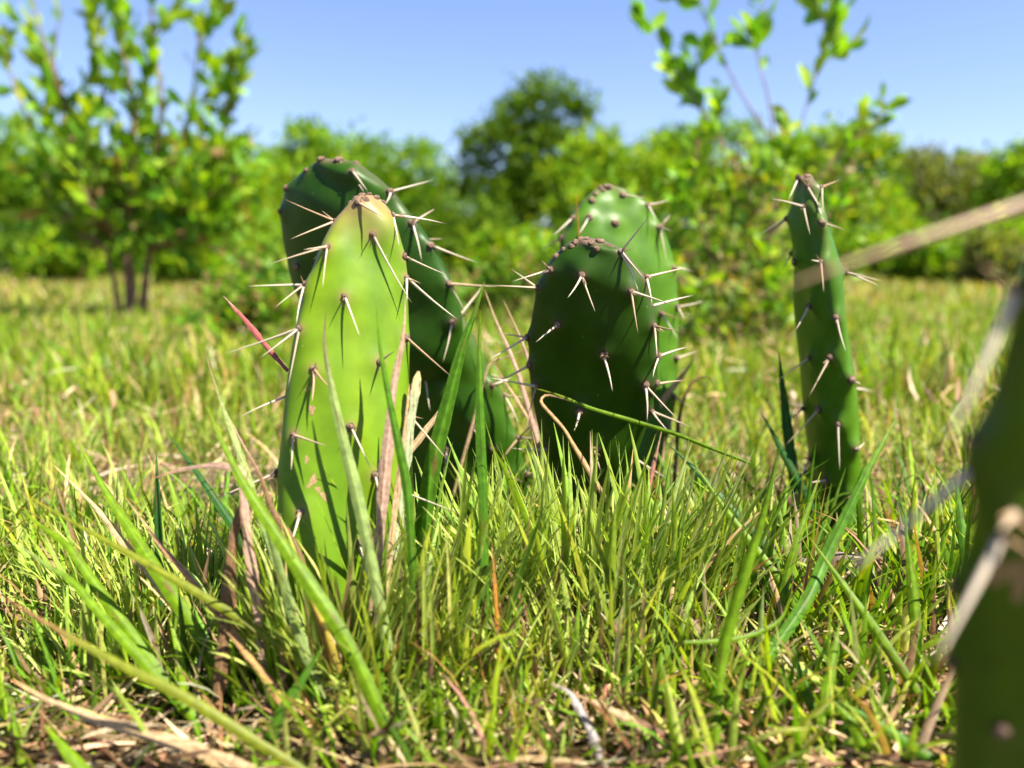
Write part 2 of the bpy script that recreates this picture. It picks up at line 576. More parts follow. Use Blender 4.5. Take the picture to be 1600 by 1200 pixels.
pB1 = Pad(plane_rows(rowsB1, (620, 560), 0.625, (-0.40, -0.90, -0.14), 0.0165), (0.023, 0.074, 0.003), PURPLE, rim=0.022, seed=5, flat=1.0)
# ---- dark oval pad
tC = empty("prickly_pear_cactus", P(905, 870, 0.57))
tag(tC, "dark green oval cactus pad with its shaded face forward, in front of a lighter pad", "cactus", "prickly pear cacti in the grass")
rowsC = [(875, 880, 935, .6), (820, 872, 945, .7), (770, 868, 962, .85), (730, 860, 985), (690, 848, 1002), (650, 838, 1014), (600, 830, 1024), (550, 828, 1026), (500, 831, 1022), (460, 838, 1013), (430, 848, 1001), (405, 862, 985, .92),
         (390, 875, 968, .75), (380, 887, 950, .5), (374, 900, 930, .2)]
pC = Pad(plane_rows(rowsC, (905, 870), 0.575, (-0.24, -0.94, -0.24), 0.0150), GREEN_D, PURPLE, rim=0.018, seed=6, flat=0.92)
# ---- lighter pad behind it
tD = empty("prickly_pear_cactus", P(960, 850, 0.65))
tag(tD, "mid-green sunlit cactus pad half hidden behind the dark oval pad", "cactus", "prickly pear cacti in the grass")
rowsD = [(860, 925, 985, .7), (790, 915, 1005), (720, 890, 1030), (660, 872, 1048), (600, 862, 1056), (540, 860, 1058), (480, 863, 1057), (430, 868, 1054), (390, 876, 1046), (360, 885, 1034), (335, 896, 1020, .92), (315, 910, 1002, .8), (301, 924, 982, .55), (292, 936, 962, .25)]
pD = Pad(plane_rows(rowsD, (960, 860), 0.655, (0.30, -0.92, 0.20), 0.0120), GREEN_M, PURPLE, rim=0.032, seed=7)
# ---- pad seen edge-on
tE = empty("prickly_pear_cactus", P(1310, 845, 0.615))
tag(tE, "slender cactus pad seen edge-on, standing apart with one sunlit edge", "cactus", "prickly pear cacti in the grass")
rowsE = [(a_, b_, w_ * 0.92, t_ * 0.90) for a_, b_, w_, t_ in [(860, 1312, .030, .0145), (820, 1309, .036, .0155), (760, 1304, .041, .0158), (690, 1299, .044, .0158), (620, 1294, .046, .0155), (550, 1288, .046, .0148), (480, 1280, .045, .0138), (420, 1273, .041, .0125), (370, 1266, .035, .011),
         (330, 1262, .028, .0095), (300, 1260, .020, .0078), (282, 1260, .012, .0055), (274, 1260, .005, .003)]]
pE = Pad(side_rows(rowsE, 0.62, math.radians(-93)), (0.055, 0.148, 0.004), PURPLE, rim=0.05, seed=8, flat=0.9)
# ---- blurred pad at the edge of the picture, close to the lens
tF = empty("prickly_pear_cactus", Vector((0.150, 0.200, 0.0)))
tag(tF, "blurred dark cactus pad close to the lens with pale thick spines", "cactus", "prickly pear cacti in the grass")
rowsF = [(1760, 1545, 1650, .7), (1600, 1500, 1680), (1400, 1488, 1700), (1200, 1490, 1720), (1050, 1495, 1725), (930, 1505, 1725), (850, 1520, 1722), (760, 1531, 1720), (680, 1545, 1716), (600, 1568, 1720), (530, 1584, 1724), (470, 1600, 1726), (410, 1620, 1726), (350, 1640, 1722), (310, 1654, 1714, .85), (285, 1666, 1704, .6), (272, 1676, 1694, .3)]
pF = Pad(plane_rows(rowsF, (1600, 1100), 0.20, (-0.08, -0.965, -0.25), 0.0075), (0.052, 0.110, 0.0015), (0.10, 0.05, 0.03), rim=0.02, seed=12)
for pd in (pA, pB2, pC, pD, pE, pF):
    foot = pd.c[0]
    PAD_FEET.append((foot[0], foot[1], 0.026, 0.018))

PAD_FEET.append((pE.c[0][0] - 0.015, pE.c[0][1] - 0.05, 0.028, 0.06))     # trodden turf before the edge-on pad
B = 1    # tip farther than its base
dress(pA, tA, [
    (521, 344, [(446, 312), (453, 374), (491, 406)]), (513, 387, [(474, 390), (420, 413), (504, 450)]), (479, 446, [(385, 447), (430, 480), (463, 508)]),
    (582, 367, [(643, 473)]), (538, 464, [(563, 528)]), (560, 318, [(600, 340)]), (613, 337, [(698, 350, B), (624, 385)]), (629, 401, [(700, 430, B)]),
    (632, 434, [(716, 500), (636, 470)]), (470, 514, [(405, 560), (350, 553), (450, 605)]), (641, 526, [(706, 589)]), (592, 566, [(617, 549)]),
    (491, 577, [(517, 607), (487, 630)]), (446, 617, [(373, 652)]), (460, 680, [(513, 698), (455, 735)]), (548, 668, [(580, 735)]), (585, 742, [(598, 796)]),
    (436, 740, [(331, 782)]), (637, 650, [(700, 720)]), (640, 770, [(712, 800)]), (470, 800, [(455, 850)]), (560, 850, [(575, 905)]), (433, 850, [(380, 880)])],
    back=16, tops=[(556, 311), (566, 305), (577, 304), (589, 309), (599, 316), (571, 312), (606, 326), (545, 316)], ar=0.0019, r=0.00070, swell=0.0012,
    scars=[(482, 606, .0026), (487, 640, .0030), (470, 690, .0022), (479, 718, .0022), (488, 752, .0034), (505, 775, .0030), (497, 765, .002)])
dress(pB1, tB, [
    (481, 269, []), (451, 296, []), (442, 331, []), (503, 254, []), (530, 255, [(571, 303)]), (551, 271, [(575, 300)]), (556, 260, []),
    (609, 303, [(678, 281, B), (601, 320)]), (643, 351, [(659, 409), (680, 326, B)]), (671, 386, [(748, 411, B)]), (700, 444, [(785, 447, B), (732, 500, B)]),
    (706, 503, [(692, 566), (736, 486)]), (446, 420, []), (600, 420, [])], back=18, ar=0.0026, r=0.0009, L=0.04, tops=[(510, 252), (521, 252), (494, 257)])
dress(pB2, tB, [
    (668, 591, [(672, 641)]), (767, 603, [(800, 590, B)]), (783, 619, [(834, 625), (812, 665)]), (806, 685, [(848, 685), (845, 647), (782, 722)]), (793, 741, [(820, 755)]), (741, 666, [(752, 690)]),
    (792, 806, [(808, 818)]), (820, 742, [(858, 730), (862, 760)]), (700, 700, [(694, 745)]), (770, 700, [])], back=8, ar=0.0024, r=0.0009, L=0.035)
dress(pC, tC, [
    (910, 430, [(887, 465), (930, 487)]), (874, 505, [(837, 535)]), (944, 553, [(957, 612)]), (984, 455, [(1050, 476), (997, 521)]), (967, 397, [(1016, 336), (999, 460), (1007, 435)]),
    (864, 423, [(800, 440), (850, 410, B)]), (840, 450, [(798, 420, B), (772, 446)]), (1004, 436, [(1075, 418, B), (1019, 477)]), (1018, 509, [(1062, 517), (1027, 560)]), (1020, 478, [(1085, 461, B)]),
    (1024, 556, [(1075, 542, B), (1020, 590)]), (1006, 600, [(1058, 654), (1011, 659)]), (1021, 598, [(1072, 594, B)]), (1014, 641, [(1083, 669), (1044, 673)]), (829, 527, [(763, 563), (775, 520, B)]),
    (841, 602, [(822, 673), (764, 590)]), (832, 570, [(764, 601, B)]), (906, 642, [(897, 673)]), (858, 700, [(800, 700), (818, 740)]), (930, 700, [(938, 735)])],
    back=14, ar=0.0024, r=0.00085, L=0.033, tops=[(893, 385), (899, 379), (908, 374), (916, 373), (924, 380), (937, 377), (880, 390), (869, 401), (932, 389), (955, 386)])
dress(pD, tD, [
    (920, 341, [(904, 367)]), (897, 343, [(864, 369)]), (972, 306, [(1012, 311, B)]), (1009, 322, [(1027, 352), (1046, 312, B)]), (1027, 356, [(1050, 362), (1042, 412), (1048, 335, B)]), (881, 374, [(845, 390, B)]),
    (1031, 490, [(1061, 532), (1066, 500)]), (1050, 420, [(1084, 425, B)]), (1055, 480, [(1100, 470, B), (1070, 500)]), (1054, 560, [(1090, 548, B)]), (1050, 620, [(1085, 640, B)]), (1040, 670, [(1075, 690)]), (960, 350, [])],
    back=12, ar=0.0026, r=0.0009, L=0.036, tops=[(938, 293), (945, 291), (952, 292), (925, 313), (931, 303), (942, 297)])
dress(pE, tE, [
    (1255, 277, [(1232, 312)]), (1262, 324, [(1203, 310), (1266, 367)]), (1265, 294, [(1290, 337)]), (1277, 297, [(1287, 333), (1312, 281, B)]), (1284, 351, [(1322, 360, B)]), (1286, 410, [(1267, 406), (1287, 457)]),
    (1272, 477, [(1242, 517)]), (1307, 496, [(1325, 515, B), (1322, 550)]), (1302, 558, [(1264, 619)]), (1326, 593, [(1345, 600, B)]), (1271, 559, [(1220, 591)]), (1286, 639, [(1227, 696)]), (1262, 638, [(1205, 679, B)]),
    (1312, 662, [(1312, 735)]), (1297, 749, [(1265, 754)]), (1273, 716, [(1242, 775), (1262, 705)]), (1326, 776, []), (1333, 700, [(1352, 690, B)]), (1249, 408, [(1235, 405)])],
    back=14, ar=0.0024, r=0.00085, L=0.034, tops=[(1262, 275)], swell=0.0036)
dress(pF, tF, [
    (1594, 455, [(1482, 690, -1, 3)]), (1638, 318, [(1205, 456, -0.6, 2)]), (1540, 690, []), (1535, 735, [(1325, 895, -0.5, 3)]), (1583, 795, [(1562, 830)]), (1568, 830, [(1462, 1035, -1, 3)]), (1506, 915, []), (1500, 1030, []), (1560, 1130, [])],
    back=0, ar=0.0019, r=0.00125, L=0.065, scars=[(1588, 862, .008), (1594, 905, .005)], purple=0.1)

# ------------------------------------------------------------------ single blades of grass traced one by one
C_BRIGHT = (0.155, 0.275, 0.006); C_MID = (0.085, 0.215, 0.012); C_DEEP = (0.035, 0.12, 0.022); C_PALE = (0.27, 0.36, 0.11); C_OLIVE = (0.20, 0.235, 0.015)
C_STRAW = (0.48, 0.33, 0.18); C_PINK = (0.44, 0.28, 0.21); C_BROWN = (0.17, 0.095, 0.045); C_GREY = (0.38, 0.34, 0.32); C_RED = (0.36, 0.10, 0.09); C_ORANGE = (0.42, 0.17, 0.02)


def traced(name, label, pts, wpx, d, col, tipcol=None, roll=0.0, dry=False, fold=0.35, blunt=False, cat=None, reach=True, group=None):
    """a blade along pixel points from tip to base; d = (tip depth, base depth)"""
    k = len(pts)
    q = []
    for i, (px, py) in enumerate(pts):
        f = i / (k - 1)
        dd = d[0] * (1 - f) + d[1] * f
        dd = min(dd, ground_d(py) - 0.004)
        q.append(P(px, py, dd))
    if reach and q[-1].z > 0:
        t = (q[-1] - q[-2]).normalized()
        t.z = min(t.z, -0.55); t.normalize()
        n_ = max(1, int((q[-1].z + 0.004) / -t.z / 0.02))
        step = t * ((q[-1].z + 0.004) / -t.z / n_)
        b = q[-1].copy()
        for i in range(n_): q.append(b + step * (i + 1))
    n = 34
    c = catmull([list(v) for v in q], n)
    tan = norm(np.gradient(c, axis=0))
    arc = np.concatenate([[0], np.cumsum(np.linalg.norm(np.diff(c, axis=0), axis=1))]); s = arc / arc[-1]
    view = norm(c - np.array(EYE))
    side = norm(np.cross(tan, view)); nn = norm(np.cross(side, tan))
    ra = roll * 0.6 + 0.25 * np.sin(s * 4 + roll * 5)
    sd = side * np.cos(ra)[:, None] + nn * np.sin(ra)[:, None]
    n2 = norm(np.cross(sd, tan))
    w0 = wpx / FPX * (d[0] + d[1]) / 2 * 0.52
    prof = np.minimum(1.0, (s / 0.38 + 0.02) ** 0.75) if not blunt else np.minimum(1.0, (s / 0.05 + 0.05) ** 0.5)
    prof = prof * (1 - 0.35 * np.clip((s - 0.6) / 0.4, 0, 1))
    wob = 1 + (0.16 if dry else 0.04) * np.sin(s * 23 + roll * 9)
    w = (w0 * prof * wob)[:, None]
    K = 9
    e = np.linspace(-1, 1, K)
    V = np.stack([c + sd * w * ee + n2 * w * fold * abs(ee) ** 1.3 for ee in e], 1)
    vr = np.random.default_rng(int(abs(pts[0][0] * 7 + pts[0][1])))
    # torn, nicked edges
    V[:, 0] += sd * w * vr.random((n, 1)) * (0.30 if dry else 0.10); V[:, -1] -= sd * w * vr.random((n, 1)) * (0.30 if dry else 0.10)
    col = np.array(col); tc_ = np.array(tipcol if tipcol is not None else col * np.array([1.5, 1.05, 0.9]))
    f = np.clip(1 - s / (0.22 if tipcol is not None else 0.10), 0, 1)[:, None]
    cc = col * (1 - f) + tc_ * f
    Cc = np.repeat(cc[:, None, :], K, 1) * (1 + 0.13 * vr.standard_normal((1, K, 1))) * (1 + 0.07 * vr.standard_normal((n, K, 1)))
    Cc[:, K // 2] *= 1.25
    spots_ = vr.random((n, K)) < (0.05 if dry else 0.025)
    Cc[spots_] = np.array([0.20, 0.11, 0.04])
    i = np.arange(n * K).reshape(n, K)
    Q = np.stack([i[:-1, :-1], i[:-1, 1:], i[1:, 1:], i[1:, :-1]], -1).reshape(-1, 4)
    org = V[-1, K // 2].copy()
    o = obj(name, mesh_np(name, V.reshape(-1, 3) - org, Q, mat=M_DRY if dry else M_BLADE, col=Cc.reshape(-1, 3)))
    o.location = org
    return tag(o, label, cat or ("dry blade" if dry else "grass blade"), group or ("dry blades standing among the cacti" if dry else "broad grass blades around the cacti"))


GB, DB = "grass_shoot", "dry_grass_straw"
traced(GB, "wide deep green blade leaning across the dark double pad, tallest tip between the cacti", [(757, 440), (742, 490), (724, 540), (702, 625), (680, 712), (661, 815), (650, 890)], 27, (.44, .42), C_MID, roll=0.3)
traced(GB, "straight upright blade beside the wide leaning one, before the dark double pad", [(751, 486), (749, 560), (752, 660), (757, 760), (760, 860), (764, 960), (768, 1080)], 19, (.42, .38), C_MID, C_BRIGHT, roll=0.9, fold=0.6)
traced(GB, "long bright green blade slanting across the foot of the yellow-green pad", [(322, 632), (370, 735), (428, 828), (485, 915), (540, 1000), (585, 1095), (625, 1195)], 25, (.36, .31), C_BRIGHT, roll=0.25)
traced(GB, "pale whitish green blade curving down beside the long slanting blade", [(395, 760), (425, 850), (448, 930), (470, 1000), (500, 1085)], 17, (.36, .34), C_PALE, roll=-0.3)
traced(GB, "olive blade with rusty edge lying across the lower corner over dry straw", [(8, 934), (90, 983), (180, 1033), (290, 1090), (385, 1150), (480, 1210)], 18, (.30, .29), C_OLIVE, C_RED, roll=0.3)
traced(DB, "beige dead blade lying below the olive rusty-edged blade", [(18, 1062), (90, 1100), (190, 1135), (285, 1165), (400, 1205)], 22, (.31, .30), C_STRAW, dry=True, roll=0.2, fold=0.2)
traced(GB, "short green blade cut off by the bottom corner under the beige dead blade", [(70, 1132), (100, 1168), (140, 1215)], 25, (.30, .29), C_BRIGHT, roll=0.2)
traced(GB, "short dark blade rising to a point beside the base of the yellow-green pad", [(506, 1008), (472, 1060), (440, 1112), (404, 1200)], 21, (.33, .31), C_MID, roll=-0.4)
traced(GB, "long blade with lit edge rising just short of the edge-on pad", [(1219, 698), (1192, 800), (1163, 895), (1132, 1005), (1119, 1105), (1118, 1210)], 20, (.38, .315), C_BRIGHT, C_MID, roll=-0.5)
traced(GB, "light green blade slanting from the foot of the edge-on pad towards the blurred pad", [(1264, 838), (1330, 930), (1378, 1000), (1428, 1075), (1484, 1160)], 17, (.40, .33), C_BRIGHT, roll=0.4)
traced(GB, "thin pointed blade standing before the foot of the edge-on pad", [(1283, 737), (1262, 800), (1240, 865), (1215, 965), (1205, 1040)], 13, (.45, .40), C_BRIGHT, roll=0.3)
traced(GB, "long arching blade crossing the foot of the edge-on pad", [(1400, 655), (1352, 745), (1295, 862), (1262, 935), (1210, 1013), (1148, 1112)], 20, (.44, .35), C_MID, C_BRIGHT, roll=0.5)
traced(GB, "blade standing close against the sunlit edge of the edge-on pad", [(1352, 722), (1335, 775), (1318, 840), (1305, 920)], 18, (.54, .50), C_MID, roll=-0.5)
traced(GB, "short upright blade before dry straw below the edge-on pad", [(1313, 972), (1300, 1040), (1288, 1125), (1280, 1210)], 20, (.35, .31), C_BRIGHT, roll=0.7)
traced(GB, "dark folded blade leaning beside the short upright blade", [(1238, 1004), (1250, 1050), (1266, 1098), (1285, 1150)], 17, (.35, .33), C_MID, roll=0.6)
traced(GB, "yellow-green blade pointing up from the bottom edge below the edge-on pad", [(1302, 1087), (1255, 1136), (1205, 1205)], 26, (.32, .305), C_OLIVE, roll=-0.3)
traced(GB, "broad blade bending down to the bottom edge from the yellow-green tip", [(1298, 1092), (1335, 1135), (1362, 1210)], 22, (.32, .305), C_BRIGHT, roll=0.2)
traced(GB, "green blade running low towards the bottom of the blurred pad", [(1310, 1095), (1375, 1132), (1455, 1188), (1490, 1215)], 22, (.32, .30), C_MID, roll=0.3)
traced(GB, "upright blade midway between the edge-on pad and the blurred pad", [(1414, 812), (1424, 900), (1432, 990), (1440, 1060)], 18, (.42, .38), C_BRIGHT, C_MID, roll=0.5)
traced(GB, "pointed upright blade nearer the blurred pad, beyond the midway blade", [(1492, 735), (1500, 800), (1508, 868), (1515, 930)], 15, (.50, .46), C_MID, roll=0.4)
traced(GB, "very dark blade slanting into the foot of the edge-on pad", [(1190, 645), (1215, 690), (1240, 738), (1266, 790)], 14, (.60, .58), C_DEEP, roll=0.2)
traced(GB, "very dark upright blade just short of the edge-on pad, taller of the two", [(1217, 550), (1224, 610), (1232, 680), (1242, 760), (1250, 830)], 16, (.64, .61), C_DEEP, roll=0.5)
traced(GB, "slim green blade against the face of the yellow-green pad", [(588, 470), (594, 540), (606, 610), (620, 680), (636, 760), (642, 840)], 15, (.385, .37), C_MID, C_BRIGHT, roll=0.5)
traced(GB, "pale grey-green blade with brown tip against the yellow-green pad", [(509, 487), (508, 540), (520, 610), (538, 690), (560, 780), (578, 870)], 20, (.395, .365), C_PALE, C_BROWN, roll=0.4)
traced(DB, "pinkish dry strip hugging the far edge of the yellow-green pad", [(634, 462), (630, 530), (616, 600), (608, 680), (600, 760), (592, 850)], 20, (.40, .38), C_PINK, C_STRAW, dry=True, roll=0.5)
traced(DB, "pale blunt blade standing between the yellow-green pad and the dark double pad", [(654, 580), (648, 625), (640, 675), (632, 740)], 20, (.42, .41), (0.42, 0.46, 0.26), dry=True, roll=0.2, blunt=True)
traced(DB, "beige curled dead leaf leaning against the dark double pad", [(709, 575), (704, 612), (690, 640), (668, 670), (645, 700)], 17, (.47, .45), C_STRAW, C_PINK, dry=True, roll=0.4)
traced(DB, "brown dead leaf with pale edge rising beside the pale blunt blade", [(640, 600), (634, 660), (626, 730), (618, 800)], 14, (.40, .39), C_STRAW, dry=True, roll=0.9)
traced(DB, "stem wrapped in thin fibres standing clear of the yellow-green pad", [(320, 548), (335, 598), (352, 645), (372, 700), (396, 770), (418, 835)], 14, (.41, .38), C_PALE, C_BROWN, roll=0.2, dry=True)
traced(DB, "brown twisted dead leaf winding down along the fibre-wrapped stem", [(357, 650), (380, 695), (408, 745), (428, 800), (462, 850), (488, 920)], 11, (.40, .37), C_BROWN, C_PINK, dry=True, roll=0.8)
traced(DB, "pale beige leaf bent over sideways beside the long slanting blade", [(240, 747), (290, 732), (340, 727), (376, 738), (382, 790)], 17, (.375, .365), C_PINK, dry=True, roll=0.2, fold=0.15)
traced(DB, "brown dead leaf hanging upright under the bent beige leaf", [(388, 735), (378, 790), (366, 840), (360, 900)], 24, (.375, .36), C_BROWN, dry=True, roll=0.4)
traced(DB, "short straw-coloured tip poking out of the lawn, farthest from the cacti", [(84, 727), (118, 760), (152, 795), (180, 830)], 14, (.42, .40), C_STRAW, dry=True, roll=0.2)
traced(GB, "broad green blade slanting beside the short straw-coloured tip", [(122, 690), (160, 757), (196, 815), (230, 868)], 21, (.42, .39), C_BRIGHT, roll=0.3)
traced(GB, "dark blue-green blade slanting behind the bent beige leaf", [(262, 676), (308, 738), (360, 815), (412, 895)], 16, (.44, .40), C_DEEP, roll=0.3)
traced(GB, "short dark upright blade under the pale end of the bent leaf", [(244, 705), (246, 750), (248, 830)], 14, (.43, .42), C_DEEP, roll=0.3)
traced(DB, "pinkish red blade pointing away from the spines of the yellow-green pad", [(349, 462), (385, 502), (415, 540), (450, 580)], 10, (.50, .46), C_RED, C_PINK, dry=True, roll=0.3, reach=False)
traced(DB, "beige dead leaf sticking out behind the mid-green sunlit pad", [(1092, 545), (1072, 580), (1045, 615), (1022, 652), (1010, 700)], 14, (.68, .68), C_STRAW, C_PINK, dry=True, roll=0.3)
traced("grass_stalk", "long thin green stalk arching across the foot of the dark oval pad", [(827, 604), (875, 618), (925, 638), (990, 658), (1055, 678), (1115, 702), (1172, 724)], 7, (.53, .50), C_BRIGHT, C_OLIVE, roll=0.3, reach=False, cat="grass stalk")
traced(DB, "curled yellow-brown leaf loop on the lower face of the dark oval pad", [(920, 637), (885, 625), (855, 618), (846, 628), (862, 648), (880, 668), (896, 695)], 8, (.53, .50), (0.45, 0.27, 0.12), C_STRAW, dry=True, roll=0.4)
traced("grass_stalk", "thin green stalk running level from the fine tuft towards the edge-on pad", [(1238, 925), (1222, 965), (1190, 987), (1140, 1000), (1070, 1004)], 8, (.36, .34), C_BRIGHT, roll=0.3, reach=False, cat="grass stalk")
traced("grass_stalk", "orange-brown dead stalk beside the straight upright blade", [(768, 840), (774, 920), (779, 1010), (784, 1110)], 9, (.375, .35), C_ORANGE, C_BROWN, dry=True, roll=0.3, cat="grass stalk")
traced(DB, "pale lilac-grey dead blade arching to the bottom edge below the tufts", [(862, 1068), (890, 1082), (910, 1115), (928, 1155), (942, 1210)], 17, (.325, .31), C_GREY, dry=True, roll=0.2)
traced(DB, "beige dead blade lying beside the lilac-grey one under the tufts", [(900, 1085), (945, 1105), (985, 1127), (1034, 1170)], 18, (.33, .32), C_STRAW, dry=True, roll=0.2, reach=False)
traced(DB, "cream dead blade tip curling under the straight upright blade", [(698, 1092), (716, 1120), (738, 1142), (758, 1180)], 16, (.325, .315), (0.50, 0.41, 0.29), dry=True, roll=0.2)
traced(DB, "orange-edged dead leaf sloping into the shade of the olive tuft", [(345, 978), (375, 1010), (404, 1045), (434, 1090)], 15, (.345, .335), (0.45, 0.26, 0.09), C_BROWN, dry=True, roll=0.3)
traced(DB, "rust-brown dead leaf slanting above the olive tuft", [(196, 778), (228, 820), (252, 853), (288, 893), (325, 940)], 13, (.385, .36), (0.42, 0.22, 0.12), C_STRAW, dry=True, roll=0.3)
traced(GB, "long dark arching blade running from the lawn into the olive tuft", [(38, 772), (100, 808), (167, 845), (258, 896), (375, 967), (470, 1033)], 14, (.37, .345), C_OLIVE, roll=0.3)
traced(GB, "broad short blade near the frame edge, upper of two parallel ones", [(35, 798), (70, 826), (106, 852), (140, 900)], 18, (.39, .37), C_BRIGHT, roll=0.3)
traced(GB, "broad short blade near the frame edge, lower of two parallel ones", [(30, 852), (70, 880), (114, 909), (150, 950)], 16, (.37, .355), C_BRIGHT, C_PALE, roll=0.2)
traced(DB, "grey dead blade curled on the soil at the foot of the edge-on pad", [(1140, 846), (1180, 842), (1222, 858), (1262, 880), (1310, 868), (1350, 878), (1372, 920)], 17, (.50, .47), (0.27, 0.21, 0.17), C_STRAW, dry=True, roll=0.7, fold=0.15, reach=False)
traced(DB, "dark brown dead leaf pointing into the base of the edge-on pad", [(1216, 762), (1238, 790), (1262, 822), (1280, 848)], 16, (.585, .58), (0.10, 0.055, 0.03), dry=True, roll=0.3)
traced(DB, "straw blade standing upright behind the straight upright blade", [(757, 452), (775, 500), (795, 545), (812, 590), (826, 640)], 9, (.60, .58), C_PINK, C_STRAW, dry=True, roll=0.3)
traced(GB, "thin two-coloured blade standing behind the top of the dark oval pad", [(901, 303), (903, 340), (906, 400), (910, 480)], 9, (.62, .62), C_OLIVE, C_ORANGE, roll=0.5)
traced(GB, "long dark blade slanting between the dark oval pad and the edge-on pad", [(1040, 690), (1078, 725), (1120, 770), (1160, 815), (1190, 850)], 15, (.52, .48), C_DEEP, roll=0.3)
traced(GB, "bright blade slanting low between the fine tuft and the edge-on pad", [(1085, 725), (1130, 790), (1175, 850), (1215, 905), (1260, 985)], 15, (.46, .41), C_BRIGHT, roll=0.3)
traced(DB, "wine-red dry blade standing by the foot of the mid-green pad", [(1034, 672), (1027, 705), (1018, 745), (1008, 800)], 11, (.52, .51), (0.36, 0.16, 0.11), C_PINK, dry=True, roll=0.3)

DS = "dead_stalk"
traced(DS, "thin dead stalk touching the edge of the dark oval pad, upper of two", [(786, 468), (808, 515), (826, 565), (836, 640), (842, 720)], 7, (.60, .59), C_PINK, C_STRAW, dry=True, roll=0.3, cat="dead stalk")
traced(DS, "thin dead stalk running down from the double pad to the dark oval pad", [(758, 545), (785, 590), (812, 632), (838, 684), (850, 760)], 7, (.60, .58), C_STRAW, C_BROWN, dry=True, roll=0.3, cat="dead stalk")
traced(DS, "dark brown dead stalk at the foot of the dark oval pad", [(828, 668), (840, 712), (854, 765), (866, 812)], 9, (.575, .57), (0.09, 0.045, 0.025), dry=True, roll=0.3, cat="dead stalk")
traced(DS, "bleached stalk crossing level between the double pad and the oval pad", [(842, 532), (815, 548), (786, 560), (764, 572), (745, 640)], 6, (.61, .60), C_STRAW, dry=True, roll=0.2, cat="dead stalk")
traced(DS, "bent straw stalk leaning behind the mid-green pad", [(1118, 615), (1108, 590), (1080, 600), (1062, 650), (1056, 720)], 7, (.70, .69), C_BROWN, C_STRAW, dry=True, roll=0.3, cat="dead stalk")

# ------------------------------------------------------------------ tufts
TUFT_BLADES = []


def make_tuft_blades():
    """a few blade shapes, one metre long, shared by the blades of all tufts"""
    for kind, pal in (("fine", G_FINE), ("broad", G_GREEN), ("dry", G_DRY)):
        for v in range(6):
            r_ = np.random.default_rng(100 + v + 17 * len(kind))
            wid = {"fine": 0.038, "broad": 0.062, "dry": 0.045}[kind] * r_.uniform(0.8, 1.25)
            one = lambda a: np.array([a])
            c = pal[v % len(pal)][None] * r_.uniform(0.85, 1.15)
            V, Q, C = blades(1, np.zeros((1, 3)), one(0.0), one(0.0), one(r_.uniform(0.05, 0.9)), one(1.0), one(wid), segs=8, fold=0.5,
                             twist=one(r_.uniform(-0.9, 0.9)), col=c * np.array([1.0, 0.95, 0.9]), tip=c * np.array([1.12, 1.08, 1.0]), taper=2.2 if kind == "fine" else 1.5)
            TUFT_BLADES.append((kind, mesh_np("blade", V, Q, mat=M_DRY if kind == "dry" else M_BLADE, col=C)))


make_tuft_blades()
BY_KIND = {k: [m for kk, m in TUFT_BLADES if kk == k] for k in ("fine", "broad", "dry")}


def tuft(label, px, py, kind, n, h, spread, lean=0.35, dry=0.1, mass=0, group="grass tufts at the feet of the cacti", aim=None, wide=1.0):
    """a tuft rooted where the ground is seen at (px, py); h height, spread = root ellipse (x, y)"""
    g = ground_d(py)
    c = P(px, py, g); c.z = 0
    t = empty("grass_tuft", c)
    tag(t, label, "grass tuft", group)
    for k in range(int(n * 0.85)):
        kk = "dry" if random.random() < dry else kind
        a = random.random() * 6.283; rr_ = math.sqrt(random.random())
        x, y = spread[0] * rr_ * math.cos(a), spread[1] * rr_ * math.sin(a)
        o = obj("blade", random.choice(BY_KIND[kk]), t)
        L = h * random.uniform(0.5, 1.08) * (0.7 if kk == "dry" else 1) * (1 - 0.25 * rr_)
        az = math.atan2(y, x) + random.uniform(-1.2, 1.2)
        if aim is not None and random.random() < 0.6: az = aim + random.uniform(-0.7, 0.7)
        tilt = abs(random.gauss(0, lean)) * (0.4 + 0.9 * rr_)
        ws = wide * random.uniform(0.75, 1.2) * max(0.07, L) / L
        o.matrix_local = Matrix.Translation((x, y, -0.003)) @ Matrix.Rotation(az, 4, 'Z') @ Matrix.Rotation(tilt, 4, 'Y') @ Matrix.Diagonal((L, L * ws, L, 1))
    mass = int(mass * 0.75)
    if mass:
        a = rng.random(mass) * 6.283; r_ = np.sqrt(rng.random(mass))
        b = np.stack([spread[0] * 1.1 * r_ * np.cos(a), spread[1] * 1.1 * r_ * np.sin(a), np.full(mass, -0.002)], -1)
        cl = pick(G_FINE if kind == "fine" else G_GREEN, mass)
        dr = rng.random(mass) < dry * 1.5
        cl[dr] = pick(G_DRY, dr.sum())
        V, Q, C = blades(mass, b, a + rng.uniform(-1.3, 1.3, mass), np.abs(rng.normal(0, lean, mass)), rng.uniform(0, 0.8, mass), h * rng.uniform(0.35, 0.95, mass), rng.uniform(.0022, .0044, mass) * wide, 5, 0.4, rng.uniform(-1, 1, mass), cl * 0.95, cl * 1.08, 2.0)
        o = obj("fine_leaves", mesh_np("fine_leaves", V, Q, mat=M_BLADE, col=C), t)
        o["kind"] = "stuff"
    return t


